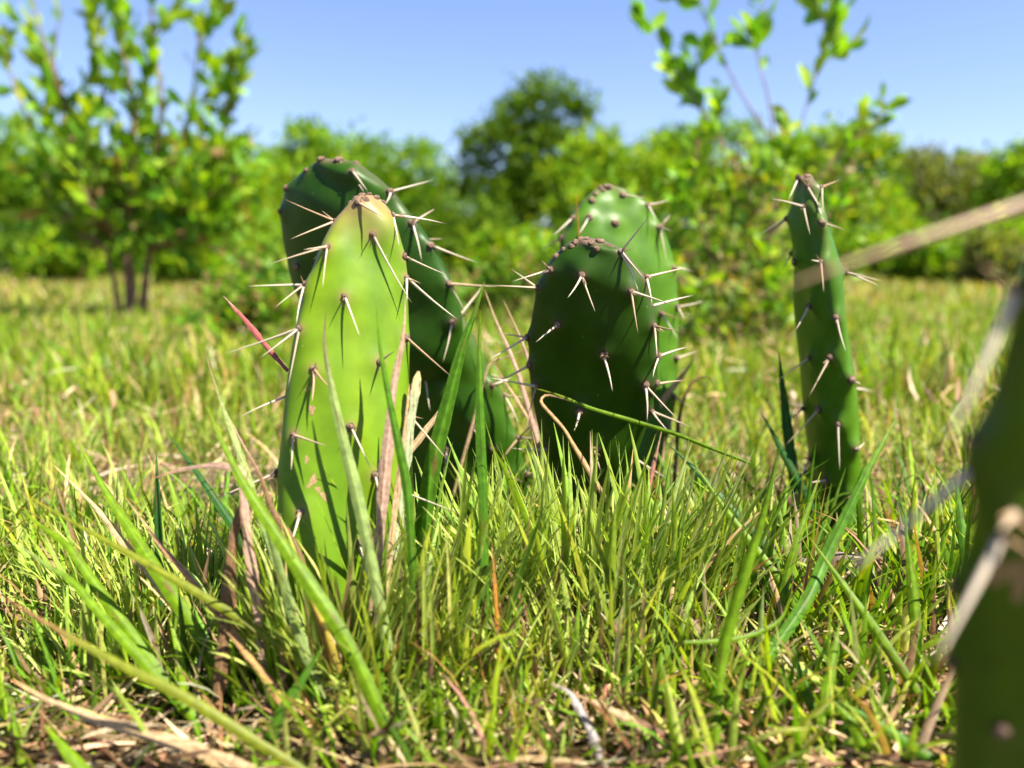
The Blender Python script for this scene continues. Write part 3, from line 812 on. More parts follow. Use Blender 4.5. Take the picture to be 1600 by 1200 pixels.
tuft("fine-leaved tuft in front of the double pad, beside the straight upright blade", 690, 1040, "fine", 150, .125, (.040, .022), .16, .06, 120)
tuft("thickest fine-leaved tuft in front of the dark oval pad", 900, 1010, "fine", 170, .130, (.050, .026), .20, .05, 160)
tuft("fine-leaved tuft leaning outward past the dark oval pad", 1030, 1000, "fine", 120, .125, (.036, .025), .26, .05, 110, aim=0.2)
tuft("olive fine-leaved tuft short of the yellow-green pad, above the olive rusty-edged blade", 300, 1010, "fine", 180, .088, (.062, .026), .32, .08, 200, aim=2.6)
tuft("small olive tuft at the outer end of the long dark arching blade", 190, 960, "fine", 110, .072, (.042, .026), .35, .10, 140, aim=2.8)
tuft("slender fan of pale blades from one root under the pale blunt blade", 645, 1085, "fine", 34, .085, (.006, .006), .30, .0, 0, wide=1.3)
tuft("low fine tuft before the foot of the yellow-green pad", 520, 1090, "fine", 110, .100, (.035, .014), .22, .06, 100)
tuft("short tuft growing against the lower half of the double pad", 790, 930, "fine", 90, .095, (.036, .02), .22, .08, 100)
tuft("broad-bladed tuft between the edge-on pad and the fine tufts", 1190, 985, "broad", 55, .090, (.035, .025), .45, .15, 60, wide=1.2)
tuft("broad-bladed tuft below the edge-on pad with dry blades", 1330, 1000, "broad", 60, .078, (.045, .03), .55, .25, 60, wide=1.2)
tuft("broad-bladed tuft next to the blurred pad", 1450, 960, "broad", 50, .085, (.035, .03), .45, .2, 60, wide=1.2)
tuft("sparse tuft at the bottom edge below the edge-on pad", 1230, 1130, "broad", 46, .065, (.055, .018), .65, .3, 40, wide=1.1)
tuft("sparse tuft at the bottom edge beside the blurred pad", 1400, 1120, "broad", 46, .065, (.045, .018), .65, .3, 40, wide=1.1)
tuft("broad-bladed tuft behind the foot of the edge-on pad", 1400, 845, "broad", 28, .085, (.06, .03), .4, .1, 60)
tuft("broad-bladed tuft behind the fine tufts, short of the edge-on pad", 1110, 860, "broad", 34, .085, (.05, .03), .4, .12, 60)
tuft("blue-green tuft behind the bent beige leaf", 330, 880, "broad", 44, .075, (.05, .03), .4, .1, 80)
tuft("tuft in the lawn beyond the short straw-coloured tip", 120, 860, "broad", 34, .062, (.05, .03), .45, .15, 80)
tuft("tuft at the edge of the frame above two parallel blades", 40, 940, "fine", 50, .060, (.035, .025), .4, .12, 80)
tuft("scruffy low tuft in the bottom corner over dry straw", 90, 1110, "broad", 40, .050, (.04, .014), .7, .3, 50)
tuft("tuft between the foot of the double pad and the dark oval pad", 850, 850, "fine", 60, .070, (.035, .02), .3, .12, 60)


tuft("fine tuft hanging over the bottom edge under the fan of pale blades", 600, 1150, "fine", 60, .060, (.04, .012), .35, .15, 90)
tuft("olive tuft sitting on the olive rusty-edged blade", 230, 1075, "fine", 90, .066, (.05, .016), .35, .12, 140)
tuft("green tuft between the rusty-edged blade and the short dark blade", 380, 1120, "broad", 50, .065, (.04, .014), .5, .2, 90)
tuft("dense fine tuft covering the base of the yellow-green pad", 560, 1110, "fine", 150, .105, (.045, .014), .25, .2, 160)
tuft("dense fine tuft in front of the double pad beside the dead orange stalk", 730, 1090, "fine", 110, .085, (.035, .016), .25, .2, 140)
tuft("dense fine tuft in front of the thickest tuft", 930, 1080, "fine", 120, .080, (.05, .018), .28, .2, 160)
tuft("fine tuft over the dry straw by the frame edge", 60, 1030, "fine", 80, .055, (.04, .018), .4, .12, 120)
tuft("broad-bladed tuft at the bottom edge beside the cream dead blade", 640, 1180, "broad", 34, .055, (.04, .010), .5, .25, 60)
tuft("broad-bladed tuft at the bottom edge past the lilac-grey dead blade", 1010, 1175, "broad", 40, .055, (.05, .010), .55, .25, 60)
tuft("ragged tuft by the lilac-grey dead blade", 850, 1120, "fine", 60, .055, (.045, .014), .45, .2, 90)
tuft("ragged tuft along the level green stalk", 1060, 1110, "fine", 60, .060, (.04, .016), .45, .2, 90)
tuft("fine tuft behind the slanting bright blade and the level stalk", 1160, 900, "fine", 70, .080, (.035, .02), .35, .1, 80)


# ------------------------------------------------------------------ the lawn: masses nobody could count
def lawn():
    # near turf
    n = 34000
    x, y = scatter(n, 0.302, 1.25, 1.35)
    ok = keep_out(x, y)
    thin = (patch(x, y, 1.5) + 0.45 * rng.standard_normal(n)) > -0.25
    # open, straw-covered soil at the lower corner under the edge-on pad
    bare = (x > 0.06) & (y < 0.50) & (rng.random(n) < 0.60)
    bare |= (y < 0.36) & (x > 0) & (rng.random(n) < 0.25)
    ok &= thin & ~bare
    x, y = x[ok], y[ok]; n = len(x)
    c = pick(G_GREEN, n); s = rng.random(n)
    fm = s < 0.35; c[fm] = pick(G_FINE, fm.sum()); dm = s > 0.84; c[dm] = pick(G_DRY, dm.sum())
    right = (x > 0.05) & (y < 0.6)
    L = rng.gamma(6, 0.0075, n).clip(0.015, 0.085) * np.where(y < 0.45, 0.75, 1.0) * np.where(right, 1.12, 1.0)
    V, Q, C = blades(n, np.stack([x, y, np.full(n, -0.003)], -1), rng.random(n) * 6.283, np.abs(rng.normal(0, 0.45, n)), rng.uniform(0, 1.3, n), L, rng.uniform(.0015, .0042, n) * np.where(right, 1.55, 1.0), 5, 0.45, rng.uniform(-1.2, 1.2, n), c, c * np.array([1.2, 1.05, 0.9]), 1.4)
    o = obj("lawn_grass", mesh_np("lawn_grass", V, Q, mat=M_BLADE, col=C))
    tag(o, "short uneven lawn grass growing round the cacti", "grass", kind="stuff")
    # middle distance
    n = 72000
    x, y = scatter(n, 1.1, 4.2, 1.2)
    c = pick(G_FIELD, n); s = rng.random(n)
    pt = patch(x, y, 0.9) + 0.5 * patch(x + 3, y + 7, 2.3)
    gm = s < 0.70 + 0.20 * pt; c[gm] = pick(G_GREEN, gm.sum(), 0.3) * 1.05; dm = s > 0.90 + 0.10 * pt; c[dm] = pick(G_DRY, dm.sum(), 0.3) * 1.15
    L = rng.gamma(5, 0.0085, n).clip(0.015, 0.10) * (1 + 0.5 * patch(x, y, 0.5)).clip(0.45, 1.5)
    V, Q, C = blades(n, np.stack([x, y, np.full(n, -0.003)], -1), rng.random(n) * 6.283, np.abs(rng.normal(0, 0.45, n)), rng.uniform(0, 1.2, n), L, rng.uniform(.003, .007, n), 3, 0, rng.uniform(-1, 1, n), c, c * np.array([1.2, 1.05, 0.9]))
    o = obj("meadow_grass", mesh_np("meadow_grass", V, Q, mat=M_BLADE, col=C))
    tag(o, "bright blurred meadow grass behind the cacti", "grass", kind="stuff")
    # far field
    n = 56000
    x, y = scatter(n, 4.0, 24.0, 1.15, 0.5)
    c = pick(G_FIELD, n, 0.18); s = rng.random(n); dm = s > 0.78; c[dm] = pick(G_DRY, dm.sum())
    L = rng.gamma(6, 0.010, n).clip(0.02, 0.12)
    V, Q, C = blades(n, np.stack([x, y, np.full(n, -0.003)], -1), rng.random(n) * 6.283, np.abs(rng.normal(0, 0.5, n)), rng.uniform(0, 1.0, n), L, rng.uniform(.012, .03, n), 2, 0, None, c, c * np.array([1.15, 1.05, 0.9]))
    o = obj("field_grass", mesh_np("field_grass", V, Q, mat=M_BLADE, col=C))
    tag(o, "yellowish short field grass reaching to the tree line", "grass", kind="stuff")
    # straw lying in the meadow
    m = 2600
    x, y = scatter(m, 1.0, 4.5, 1.2); c = pick(G_DRY, m, 0.25) * 1.2
    V, Q, C = blades(m, np.stack([x, y, rng.uniform(0.01, 0.04, m)], -1), rng.random(m) * 6.283, rng.normal(1.25, 0.3, m), rng.normal(0.0, 0.6, m), rng.uniform(.02, .07, m), rng.uniform(.003, .008, m), 3, 0, rng.uniform(-1.5, 1.5, m), c, c)
    V[:, 2] = np.maximum(V[:, 2], 0.0015)
    o = obj("meadow_straw", mesh_np("meadow_straw", V, Q, mat=M_DRY, col=C))
    tag(o, "pale dead straw lying in the blurred meadow", "straw", kind="stuff")
    # straw lying on the soil
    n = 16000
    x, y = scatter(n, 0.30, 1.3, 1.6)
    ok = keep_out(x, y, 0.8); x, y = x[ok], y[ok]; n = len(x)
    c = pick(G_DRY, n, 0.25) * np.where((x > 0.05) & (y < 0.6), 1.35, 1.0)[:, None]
    shade_brown = (y < 0.43) & (rng.random(n) < 0.4); c[shade_brown] *= np.array([0.42, 0.36, 0.32])     # browner scraps up front, the foreground shade put into their colour
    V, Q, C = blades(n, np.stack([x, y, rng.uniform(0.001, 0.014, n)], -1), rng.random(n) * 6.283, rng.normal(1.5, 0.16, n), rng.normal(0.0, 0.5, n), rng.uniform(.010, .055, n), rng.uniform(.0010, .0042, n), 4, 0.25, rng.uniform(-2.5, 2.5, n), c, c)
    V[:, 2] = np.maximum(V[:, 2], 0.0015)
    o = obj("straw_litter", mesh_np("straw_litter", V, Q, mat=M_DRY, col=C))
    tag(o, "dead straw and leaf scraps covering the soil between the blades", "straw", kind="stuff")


lawn()

# ------------------------------------------------------------------ shrubs and trees
LEAF_MESHES = []


def make_leaf_meshes():
    cols = [(0.14, 0.32, 0.018), (0.20, 0.38, 0.025), (0.10, 0.25, 0.018), (0.28, 0.42, 0.03), (0.15, 0.31, 0.05), (0.48, 0.42, 0.03), (0.45, 0.20, 0.03)]
    for v, c in enumerate(cols):
        n = 6
        V, C = [], []
        for s in range(n + 1):
            t = s / n
            w = 0.20 * math.sin(math.pi * min(1, t ** 1.25 * 0.97 + 0.02)) + 0.008
            zz = 0.10 * math.sin(t * 2.4)
            for e in (-1, 0, 1):
                V.append((e * w, zz + abs(e) * w * 0.35, t)); C.append(np.array(c) * (1.55 if e == 0 else 1.3))
        q = [(s * 3 + k, s * 3 + k + 1, s * 3 + k + 4, s * 3 + k + 3) for s in range(n) for k in range(2)]
        LEAF_MESHES.append(mesh_np("leaf", V, q, mat=M_LEAF, col=C))


make_leaf_meshes()


def tube_np(path, r0, r1, k=7, wob=0.06, seed=0):
    path = np.asarray(path, float)
    c = catmull(path, max(6, 5 * len(path)))
    n = len(c)
    tan = norm(np.gradient(c, axis=0))
    ref = np.array([0.3, 0.9, 0.2])
    a = norm(np.cross(tan, ref)); b = np.cross(tan, a)
    r_ = np.random.default_rng(seed)
    V = []
    for j in range(k):
        th = 2 * math.pi * j / k
        rad = np.linspace(r0, r1, n) * (1 + wob * r_.standard_normal(n))
        V.append(c + (a * math.cos(th) + b * math.sin(th)) * rad[:, None])
    V = np.stack(V, 1)
    i = np.arange(n * k).reshape(n, k); j = np.roll(i, -1, 1)
    Q = np.stack([i[:-1], j[:-1], j[1:], i[1:]], -1).reshape(-1, 4)
    return V.reshape(-1, 3), Q, c


def merge(parts):
    V, Q, o = [], [], 0
    for v, q in parts:
        V.append(v); Q.append(np.asarray(q) + o); o += len(v)
    return np.vstack(V), np.vstack(Q)


def place_leaf(parent, p, d, L, odds=(6, 6, 4, 5, 4, 0.35, 0.25), off=Vector((0, 0, 0))):
    o = obj("leaf", random.choices(LEAF_MESHES, odds)[0], parent)
    q = Vector(d).to_track_quat('Z', 'Y')
    o.matrix_local = Matrix.Translation(Vector(p) - off) @ q.to_matrix().to_4x4() @ Matrix.Rotation(random.random() * 6.283, 4, 'Z') @ Matrix.Diagonal((L * random.uniform(0.85, 1.25), L, L, 1))


def sapling(name, label, cat, base, trunk, branches, d, leaf_len, per, bark=(0.22, 0.13, 0.085), r0=0.02, filler=0, lobes=(), start=0.3, most=300, spread=0.7, seed=1, fill_len=None, fill_pal=None, twigs=0, twig_len=0.2):
    """a shrub with branches traced in the picture at depth d; leaves along them, each its own part"""
    random.seed(seed)
    r_ = np.random.default_rng(seed)
    t = empty(name, base)
    tag(t, label, cat)
    off = np.array(base)
    parts = []
    lim = []
    for path, ra, rb in trunk:
        pts = [list(P(px, py, d + dz)) for px, py, dz in path]
        v, q, c = tube_np(pts, ra, rb, seed=seed); parts.append((v - off, q))
    for bi, path in enumerate(branches):
        pts = [list(P(px, py, d + dz)) for px, py, dz in path]
        v, q, c = tube_np(pts, r0 * 0.5, r0 * 0.12, seed=seed + bi); parts.append((v - off, q)); lim.append(c)
    for ti, c in enumerate(list(lim)):
        for k in range(twigs):
            i = random.randrange(int(len(c) * 0.25), len(c) - 1)
            p = np.array(c[i]); ax = norm(np.array(c[i + 1]) - p)
            dv = norm(ax * 0.6 + np.array([random.gauss(0, .6), random.gauss(0, .6), 0.55]))
            ln = twig_len * random.uniform(.6, 1.2)
            v, q, cc = tube_np([p, p + dv * ln * .5 + r_.normal(0, ln * .06, 3), p + dv * ln + np.array([0, 0, ln * .15])], r0 * 0.16, r0 * 0.05, k=5, seed=ti); parts.append((v - off, q)); lim.append(cc)
    V, Q = merge(parts)
    obj("trunk", mesh_np("trunk", V, Q, mat=M_BARK, col=np.repeat([bark], len(V), 0)), t)
    spots = []
    for c in lim:
        for k in range(per):
            f = start + (1 - start) * (k + random.random()) / per
            i = min(int(f * (len(c) - 1)), len(c) - 2)
            p = Vector(c[i]) + (Vector(c[i + 1]) - Vector(c[i])) * random.random()
            ax = (Vector(c[i + 1]) - Vector(c[i])).normalized()
            dv = (ax * 0.8 + Vector((random.gauss(0, spread), random.gauss(0, spread), random.gauss(0.15, spread * 0.6)))).normalized()
            spots.append((p, dv, leaf_len * random.uniform(0.6, 1.15)))
    random.shuffle(spots)
    for p, dv, L in spots[:most]:
        place_leaf(t, p, dv, L, off=Vector(base))
    rest = spots[most:]
    if rest:
        leaf_cloud(t, "leaves", np.array([list(p) for p, _, _ in rest]) - off, leaf_len, r_, np.array([(0.17, 0.33, 0.014), (0.24, 0.39, 0.02), (0.12, 0.26, 0.014), (0.32, 0.42, 0.025)]), M_LEAF, dirs=np.array([list(v) for _, v, _ in rest]))
    if filler:
        pts = []
        tot = sum(l[4] for l in lobes)
        for (px, py, dz, rx, wgt, ry) in lobes:
            k = int(filler * wgt / tot)
            u = norm(r_.standard_normal((k, 3))) * (r_.random((k, 1)) ** 0.45)
            c = np.array(P(px, py, d + dz))
            pts.append(c + u * np.array([rx, rx * 0.8, ry]) * (1 + 0.2 * r_.standard_normal((k, 1))))
        pts = np.vstack(pts)
        pts = pts[pts[:, 2] > 0.02]
        leaf_cloud(t, "foliage", pts - off, fill_len or leaf_len * 0.8, r_, fill_pal if fill_pal is not None else np.array([(0.14, 0.31, 0.02), (0.20, 0.38, 0.03), (0.09, 0.23, 0.02), (0.28, 0.40, 0.04), (0.30, 0.20, 0.08)]), M_LEAF)
    return t


def leaf_cloud(parent, name, pts, size, r_, pal, mat, upward=0.3, dirs=None):
    """many small curved leaves of four faces"""
    n = len(pts)
    d = norm(r_.standard_normal((n, 3)) + np.array([0, 0, upward]))
    if dirs is not None: d = dirs
    s = norm(np.cross(d, r_.standard_normal((n, 3))))
    nn = np.cross(s, d)
    L = (size * r_.uniform(0.55, 1.25, n))[:, None]; w = L * 0.24
    V = np.stack([pts, pts + d * L * 0.5 - s * w + nn * L * 0.05, pts + d * L * 0.5 + s * w + nn * L * 0.05, pts + d * L + nn * L * -0.08, pts + d * L * 0.5], 1)
    i = np.arange(n * 5).reshape(n, 5)
    T = np.concatenate([i[:, (0, 1, 4)], i[:, (0, 4, 2)], i[:, (1, 3, 4)], i[:, (4, 3, 2)]])
    c = pal[r_.integers(0, len(pal), n)] * r_.uniform(0.85, 1.6, (n, 1))
    o = obj(name, mesh_np(name, V.reshape(-1, 3), None, T, mat=mat, col=np.repeat(c, 5, 0), smooth=False), parent)
    o["kind"] = "stuff"
    return o


# sapling with upright leafy shoots, in front of the tree line
b0 = P(205, 507, 3.2); b0.z = 0
sapling("leafy_sapling", "large leafy sapling with forked brown stem rising above the tree line", "sapling", b0,
        [([(205, 515, 0), (204, 450, 0), (200, 400, 0), (198, 345, 0)], .024, .016), ([(222, 515, .03), (226, 450, .03), (235, 390, .03), (243, 330, .02)], .016, .010), ([(190, 512, -.02), (180, 450, -.03), (165, 390, -.05)], .012, .007)],
        [[(198, 350, 0), (150, 265, -.05), (105, 170, -.1), (70, 70, -.12), (40, -45, -.1)], [(198, 350, 0), (180, 240, .05), (158, 120, .1), (140, -35, .1)],
         [(243, 335, .02), (245, 240, -.05), (252, 150, -.1), (238, 50, -.1), (242, -50, -.1)], [(243, 335, .02), (270, 255, .1), (298, 165, .12), (312, 45, .12)],
         [(243, 335, .02), (305, 290, .05), (350, 205, .05), (374, 118, .05)], [(198, 350, 0), (120, 300, .1), (60, 215, .15), (18, 120, .2), (5, 60, .2)],
         [(243, 335, .02), (300, 320, -.1), (350, 290, -.15), (392, 250, -.15)], [(165, 390, -.05), (120, 350, -.1), (75, 325, -.1)], [(200, 380, 0), (150, 330, -.2), (110, 260, -.25)],
         [(235, 390, .03), (290, 370, -.1), (340, 345, -.15)], [(198, 360, 0), (205, 280, -.2), (210, 200, -.25), (200, 90, -.2)], [(198, 350, 0), (170, 290, .25), (110, 220, .3), (85, 110, .3), (95, 10, .3)]],
        3.2, .088, 20, twigs=3, twig_len=.26, r0=.020, filler=1000, lobes=[(190, 265, 0, .22, 3, .17), (280, 270, 0, .22, 3, .20), (120, 330, 0, .2, 2, .17), (310, 340, 0, .2, 2, .17), (215, 360, .05, .26, 3, .12), (360, 250, 0, .12, 1.2, .13)], start=.22, most=300, spread=.55, seed=21, fill_len=.085)
# thin sapling
b1 = P(1195, 560, 2.3); b1.z = 0
sapling("thin_sapling", "thin sapling with few large leaves against the sky, above the edge-on pad", "sapling", b1,
        [([(1196, 575, 0), (1200, 480, 0), (1206, 380, 0), (1210, 290, 0), (1210, 220, 0)], .010, .005)],
        [[(1210, 225, 0), (1200, 150, .0), (1185, 90, .02), (1190, 20, .02), (1200, -40, .02)], [(1206, 380, 0), (1150, 260, .02), (1095, 170, .03), (1055, 100, .03), (1030, 65, .03)], [(1210, 225, 0), (1160, 150, -.02), (1120, 70, -.03), (1095, 5, -.03), (1085, -30, -.03)],
         [(1206, 330, 0), (1240, 230, .03), (1268, 140, .03), (1290, 60, .03), (1268, -20, .03)], [(1150, 260, .02), (1110, 190, .05), (1075, 150, .05), (1065, 100, .05)], [(1290, 75, .03), (1300, 50, .03), (1308, 20, .03)]],
        2.3, .078, 10, twigs=2, twig_len=.12, r0=.007, start=.4, spread=.55, seed=33, bark=(0.30, 0.22, 0.17))
# small-leaved shrub behind the mid-green pad
b2 = P(1150, 560, 2.1); b2.z = 0
sapling("small_leaved_shrub", "small-leaved shrub with yellowing leaves between the oval pads and the edge-on pad", "shrub", b2,
        [([(1150, 570, 0), (1150, 500, 0), (1140, 430, 0)], .012, .008)],
        [[(1150, 500, 0), (1110, 400, -.05), (1085, 300, -.08), (1090, 220, -.08)], [(1150, 500, 0), (1150, 380, .05), (1140, 280, .05), (1120, 195, .05)], [(1150, 500, 0), (1190, 400, 0), (1215, 320, .0), (1230, 250, 0)], [(1150, 520, 0), (1080, 460, -.1), (1040, 400, -.1), (1010, 350, -.1)],
         [(1150, 520, 0), (1220, 450, -.05), (1270, 380, -.05), (1320, 300, -.05)], [(1150, 520, 0), (1090, 510, -.15), (1050, 480, -.15)], [(1150, 520, 0), (1210, 510, -.15), (1250, 490, -.15)], [(1190, 400, 0), (1260, 300, .1), (1330, 220, .12), (1360, 200, .12)], [(1150, 420, .1), (1190, 330, .1), (1170, 240, .1)]],
        2.1, .052, 14, twigs=4, twig_len=.12, r0=.012, filler=1900, lobes=[(1130, 300, .1, .13, 2, .13), (1180, 390, 0, .16, 3, .14), (1080, 420, 0, .14, 2.5, .12), (1150, 480, -.1, .22, 3, .10), (1250, 430, .1, .14, 2, .12), (1310, 300, .25, .13, 1.6, .11), (1000, 440, .15, .16, 1.6, .10)], start=.2, most=280, spread=.8, seed=44, fill_len=.036,
        fill_pal=np.array([(0.15, 0.27, 0.03), (0.20, 0.30, 0.05), (0.10, 0.20, 0.025), (0.30, 0.30, 0.08), (0.34, 0.24, 0.12)]))
b3 = P(380, 560, 2.3); b3.z = 0
sapling("small_leaved_shrub", "low dark shrub beside the spines of the yellow-green pad", "shrub", b3,
        [([(380, 565, 0), (378, 520, 0), (384, 480, 0)], .010, .006)],
        [[(380, 540, 0), (350, 490, 0), (330, 450, 0)], [(380, 540, 0), (400, 470, .05), (410, 410, .05)], [(380, 540, 0), (430, 490, -.05), (460, 440, -.05)], [(380, 540, 0), (340, 530, -.1), (310, 500, -.1)]],
        2.3, .05, 20, r0=.009, filler=900, lobes=[(370, 480, 0, .11, 2, .10), (420, 450, 0, .11, 2, .13), (330, 520, -.05, .10, 1.4, .07), (440, 520, 0, .12, 1.5, .08)], start=.2, spread=.8, seed=55, fill_len=.04)
b4 = P(800, 520, 2.6); b4.z = 0
sapling("small_leaved_shrub", "low olive shrub seen in the gap between the double pad and the oval pads", "shrub", b4,
        [([(800, 535, 0), (798, 500, 0), (800, 470, 0)], .010, .006)],
        [[(800, 500, 0), (770, 460, 0), (750, 420, 0)], [(800, 500, 0), (820, 440, .05), (830, 390, .05)], [(800, 510, 0), (860, 470, -.05), (900, 430, -.05)], [(800, 510, 0), (740, 490, -.1), (700, 470, -.1)]],
        2.6, .05, 20, r0=.009, filler=900, lobes=[(770, 455, 0, .13, 2, .09), (840, 430, 0, .14, 2, .12), (720, 480, 0, .12, 1.4, .07), (890, 470, 0, .13, 1.5, .08)], start=.2, spread=.8, seed=66, fill_len=.04)

PAL_A = np.array([(0.13, 0.28, 0.012), (0.18, 0.33, 0.015), (0.08, 0.19, 0.010), (0.25, 0.37, 0.02)])
PAL_DARK = np.array([(0.08, 0.17, 0.010), (0.11, 0.21, 0.012), (0.055, 0.12, 0.008), (0.16, 0.25, 0.015)])
PAL_LIME = np.array([(0.19, 0.36, 0.012), (0.26, 0.41, 0.016), (0.12, 0.26, 0.012), (0.34, 0.42, 0.025)])
PAL_OLIVE = np.array([(0.15, 0.20, 0.045), (0.19, 0.23, 0.06), (0.11, 0.16, 0.035), (0.22, 0.22, 0.09)])


def tree(name, label, cat, d, lobes, n, size, pal, trunk_px, seed, group="trees and bushes along the far edge of the field"):
    """lobes (px, py, rx px, ry px, depth offset): the crown's masses; a trunk with a limb into each"""
    r_ = np.random.default_rng(seed)
    base = P(trunk_px, 440, d); base.z = 0
    t = empty(name, base); tag(t, label, cat, group)
    off = np.array(base)
    s = d / FPX
    parts = []
    lobes = list(lobes) + [(l[0] + 12, 405, l[2] * 0.8, 38, l[4] - 0.3) for l in lobes if l[1] > 300]
    cs = [np.array(P(l[0], l[1], d + l[4])) for l in lobes]
    top = max(cs, key=lambda c: c[2])
    fork = np.array([base.x * 0.7 + top[0] * 0.3, base.y, max(0.35, top[2] * 0.38)])
    rad = 0.02 + 0.018 * top[2]
    v, q, _ = tube_np([off + [0, 0, -.05], (off + fork) / 2 + [0.04, 0, 0], fork], rad, rad * 0.7, seed=seed); parts.append((v - off, q))
    for c in cs:
        v, q, _ = tube_np([fork - [0, 0, 0.05], (fork + c) / 2 + r_.normal(0, .08, 3), c], rad * 0.55, rad * 0.12, seed=seed); parts.append((v - off, q))
    V, Q = merge(parts)
    obj("trunk", mesh_np("trunk", V, Q, mat=M_BARK, col=np.repeat([(0.13, 0.10, 0.07)], len(V), 0)), t)
    pts = []
    area = [l[2] * l[3] for l in lobes]
    for l, c, a in zip(lobes, cs, area):
        k = int(n * a / sum(area))
        m = max(5, int(14 + a / 500))
        cu = norm(r_.standard_normal((m, 3)))
        cu[:, 2] = np.where(cu[:, 2] < -0.5, -cu[:, 2], cu[:, 2])
        rr_ = np.array([l[2] * s, l[2] * s * 0.8, l[3] * s])
        clump = c + cu * rr_ * r_.uniform(0.45, 0.98, (m, 1))
        w = r_.integers(0, m, k)
        cr = min(l[2], l[3]) * s * 0.36
        pts.append(clump[w] + r_.standard_normal((k, 3)) * cr * np.array([0.75, 0.75, 0.55]))
    pts = np.vstack(pts); pts = pts[pts[:, 2] > 0.02]
    leaf_cloud(t, "crown", pts - off, size, r_, pal, M_FOLIAGE, 0.5)
    return t


tree("bushy_tree", "round bright tree at the frame edge behind the large sapling", "tree", 15, [(20, 250, 80, 60, 0), (70, 300, 80, 60, -.3), (0, 330, 90, 80, .2), (60, 375, 80, 60, 0)], 5200, .17, PAL_A, 30, 1)
tree("bushy_tree", "tree filling the space right behind the large sapling's stem", "tree", 17, [(150, 290, 70, 55, 0), (210, 320, 80, 60, 0), (140, 370, 90, 60, 0), (230, 385, 80, 50, 0)], 5000, .17, PAL_DARK, 180, 2)
tree("bushy_tree", "lime-green tree between the large sapling and the double pad", "tree", 16, [(340, 280, 70, 60, 0), (400, 300, 70, 60, .2), (350, 360, 90, 70, 0), (420, 380, 70, 50, 0)], 5200, .17, PAL_LIME, 370, 3)
tree("bushy_tree", "tree with a pointed top behind the dark double pad", "tree", 18, [(480, 235, 45, 45, 0), (455, 275, 60, 45, 0), (520, 280, 60, 50, 0), (490, 350, 90, 70, 0)], 5200, .18, PAL_A, 480, 4)
tree("bushy_tree", "broad tree reaching beside the sky gap behind the double pad", "tree", 19, [(580, 260, 60, 45, 0), (650, 262, 55, 45, 0), (620, 330, 90, 70, 0), (560, 350, 80, 70, 0), (690, 320, 40, 50, 0)], 6000, .18, PAL_A, 620, 5)
tree("tall_tree", "tallest dark tree with a rounded top between the double pad and the oval pads", "tree", 16, [(850, 165, 55, 42, 0), (905, 185, 28, 32, 0), (800, 195, 50, 40, 0), (780, 235, 55, 45, -.2), (850, 240, 75, 50, .2), (770, 300, 55, 60, 0), (850, 310, 80, 60, .2), (790, 370, 70, 60, 0)], 9000, .16, PAL_DARK, 815, 6)
tree("bushy_tree", "bright tree close behind the tops of the oval pads", "tree", 15, [(950, 250, 55, 45, 0), (930, 310, 70, 60, 0), (1000, 300, 60, 60, 0), (960, 380, 80, 50, 0)], 5200, .16, PAL_LIME, 950, 7)
tree("bushy_tree", "tree behind the base of the thin sapling", "tree", 16, [(1050, 245, 60, 45, 0), (1120, 240, 60, 50, 0), (1080, 310, 90, 70, 0), (1150, 320, 60, 60, 0)], 5200, .17, PAL_A, 1090, 8)
tree("bushy_tree", "lime tree peeking over the tip of the edge-on pad", "tree", 14, [(1230, 265, 50, 45, 0), (1300, 245, 50, 45, 0), (1360, 255, 50, 45, 0), (1270, 330, 90, 60, 0), (1360, 330, 60, 60, 0)], 6000, .16, PAL_LIME, 1300, 9)
tree("bushy_tree", "olive tree sloping down beyond the edge-on pad", "tree", 18, [(1440, 275, 55, 40, 0), (1500, 280, 60, 40, 0), (1450, 340, 70, 60, 0), (1530, 340, 70, 60, 0)], 5000, .18, PAL_OLIVE, 1480, 10)
tree("bushy_tree", "dark tree at the frame edge behind the blurred pad", "tree", 15, [(1590, 265, 50, 45, 0), (1640, 270, 60, 50, 0), (1580, 340, 60, 70, 0), (1640, 360, 60, 60, 0)], 5200, .16, PAL_A, 1600, 11)
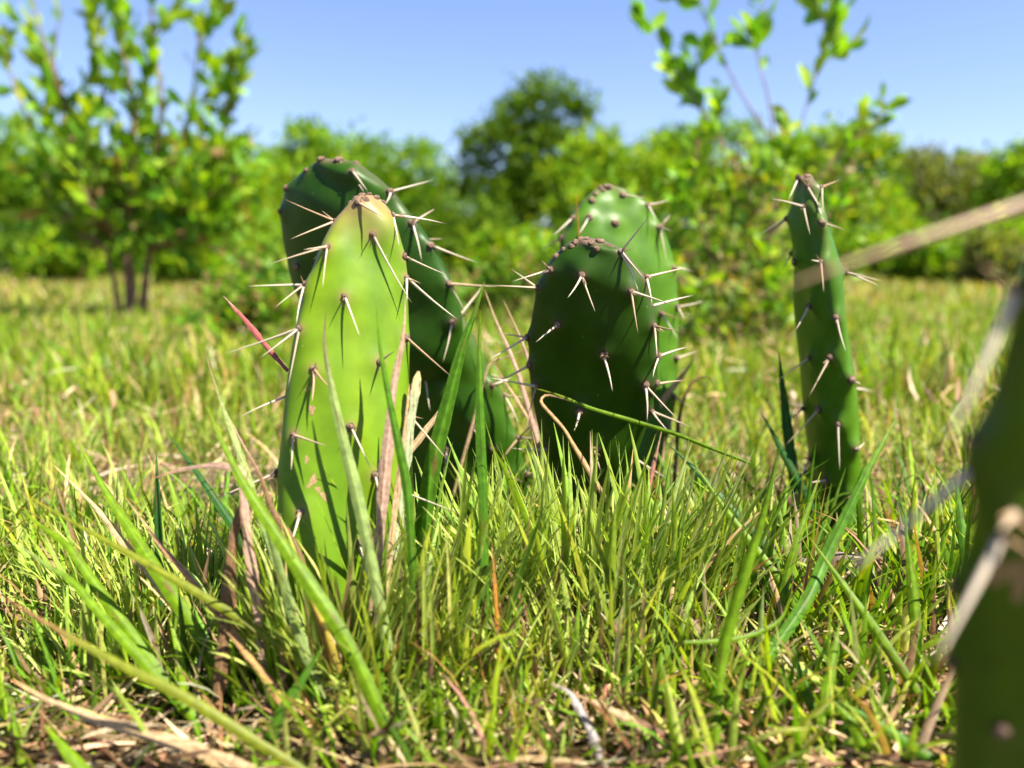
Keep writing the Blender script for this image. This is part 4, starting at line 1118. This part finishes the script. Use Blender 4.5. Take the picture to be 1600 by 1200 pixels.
SHRUB = [("low dark bush at the frame edge under the round bright tree", 40, 395, 80, 40, PAL_DARK), ("low bush beside the large sapling's stem", 150, 400, 70, 36, PAL_A), ("low bush under the lime-green tree", 310, 395, 80, 42, PAL_DARK),
         ("low bush hidden by the yellow-green pad", 470, 395, 80, 42, PAL_A), ("dark low bush between the double pad and the tallest tree", 720, 370, 70, 60, PAL_DARK), ("low bush under the tallest dark tree", 850, 395, 70, 40, PAL_DARK),
         ("low bush behind the oval pads", 1000, 395, 90, 42, PAL_A), ("low bush past the edge-on pad", 1400, 390, 70, 44, PAL_LIME), ("dark low bush under the olive tree", 1500, 395, 70, 42, PAL_DARK), ("low bush beside the blurred pad's top", 1575, 390, 60, 46, PAL_LIME), ("low bush under the lime tree past the shrub", 1290, 395, 80, 42, PAL_A)]
SHRUB += [("pale low bush standing out in the field beside the large sapling", 90, 425, 45, 22, PAL_LIME), ("small bush in the field short of the low dark shrub", 290, 425, 40, 24, PAL_LIME), ("small bush showing between the tallest tree and the oval pads", 790, 415, 60, 34, PAL_LIME),
          ("small bush in the field past the edge-on pad", 1440, 425, 50, 22, PAL_A), ("rough olive bush in the field nearer the blurred pad", 1540, 428, 40, 18, PAL_OLIVE), ("lime bush seen over the small-leaved shrub", 1180, 385, 70, 50, PAL_LIME)]
for k, (lab, px, py, rx, ry, pal) in enumerate(SHRUB):
    tree("low_bush", lab, "bush", (12.5 if k < 11 else 8.5) + (k % 3) * 0.7, [(px, py, rx, ry, 0), (px - rx * .5, py + 12, rx * .6, ry * .7, -.2), (px + rx * .5, py + 10, rx * .6, ry * .75, .1)], 2600, .13, pal, px, 40 + k, "low bushes at the foot of the tree line")


# a far wood closing the view behind the single trees
def far_wood():
    r_ = np.random.default_rng(77)
    n = 48000
    x = r_.uniform(-42, 42, n); y = r_.uniform(25, 28, n)
    top = 3.1 + 0.45 * np.sin(x * 0.9) + 0.35 * np.sin(x * 2.3 + 1) + 0.25 * np.sin(x * 5.1)
    top = top - 1.3 * np.exp(-((x + 1.6) / 0.9) ** 2)
    z = top * r_.random(n) ** 0.7
    root = empty("distant_wood", (0, 26, 0)); tag(root, "distant green wood closing the view behind the tree line", "wood", kind="stuff")
    leaf_cloud(root, "foliage", np.stack([x, y - 26, z], -1) + r_.normal(0, .12, (n, 3)), .34, r_, PAL_A, M_FOLIAGE, 0.5)


far_wood()
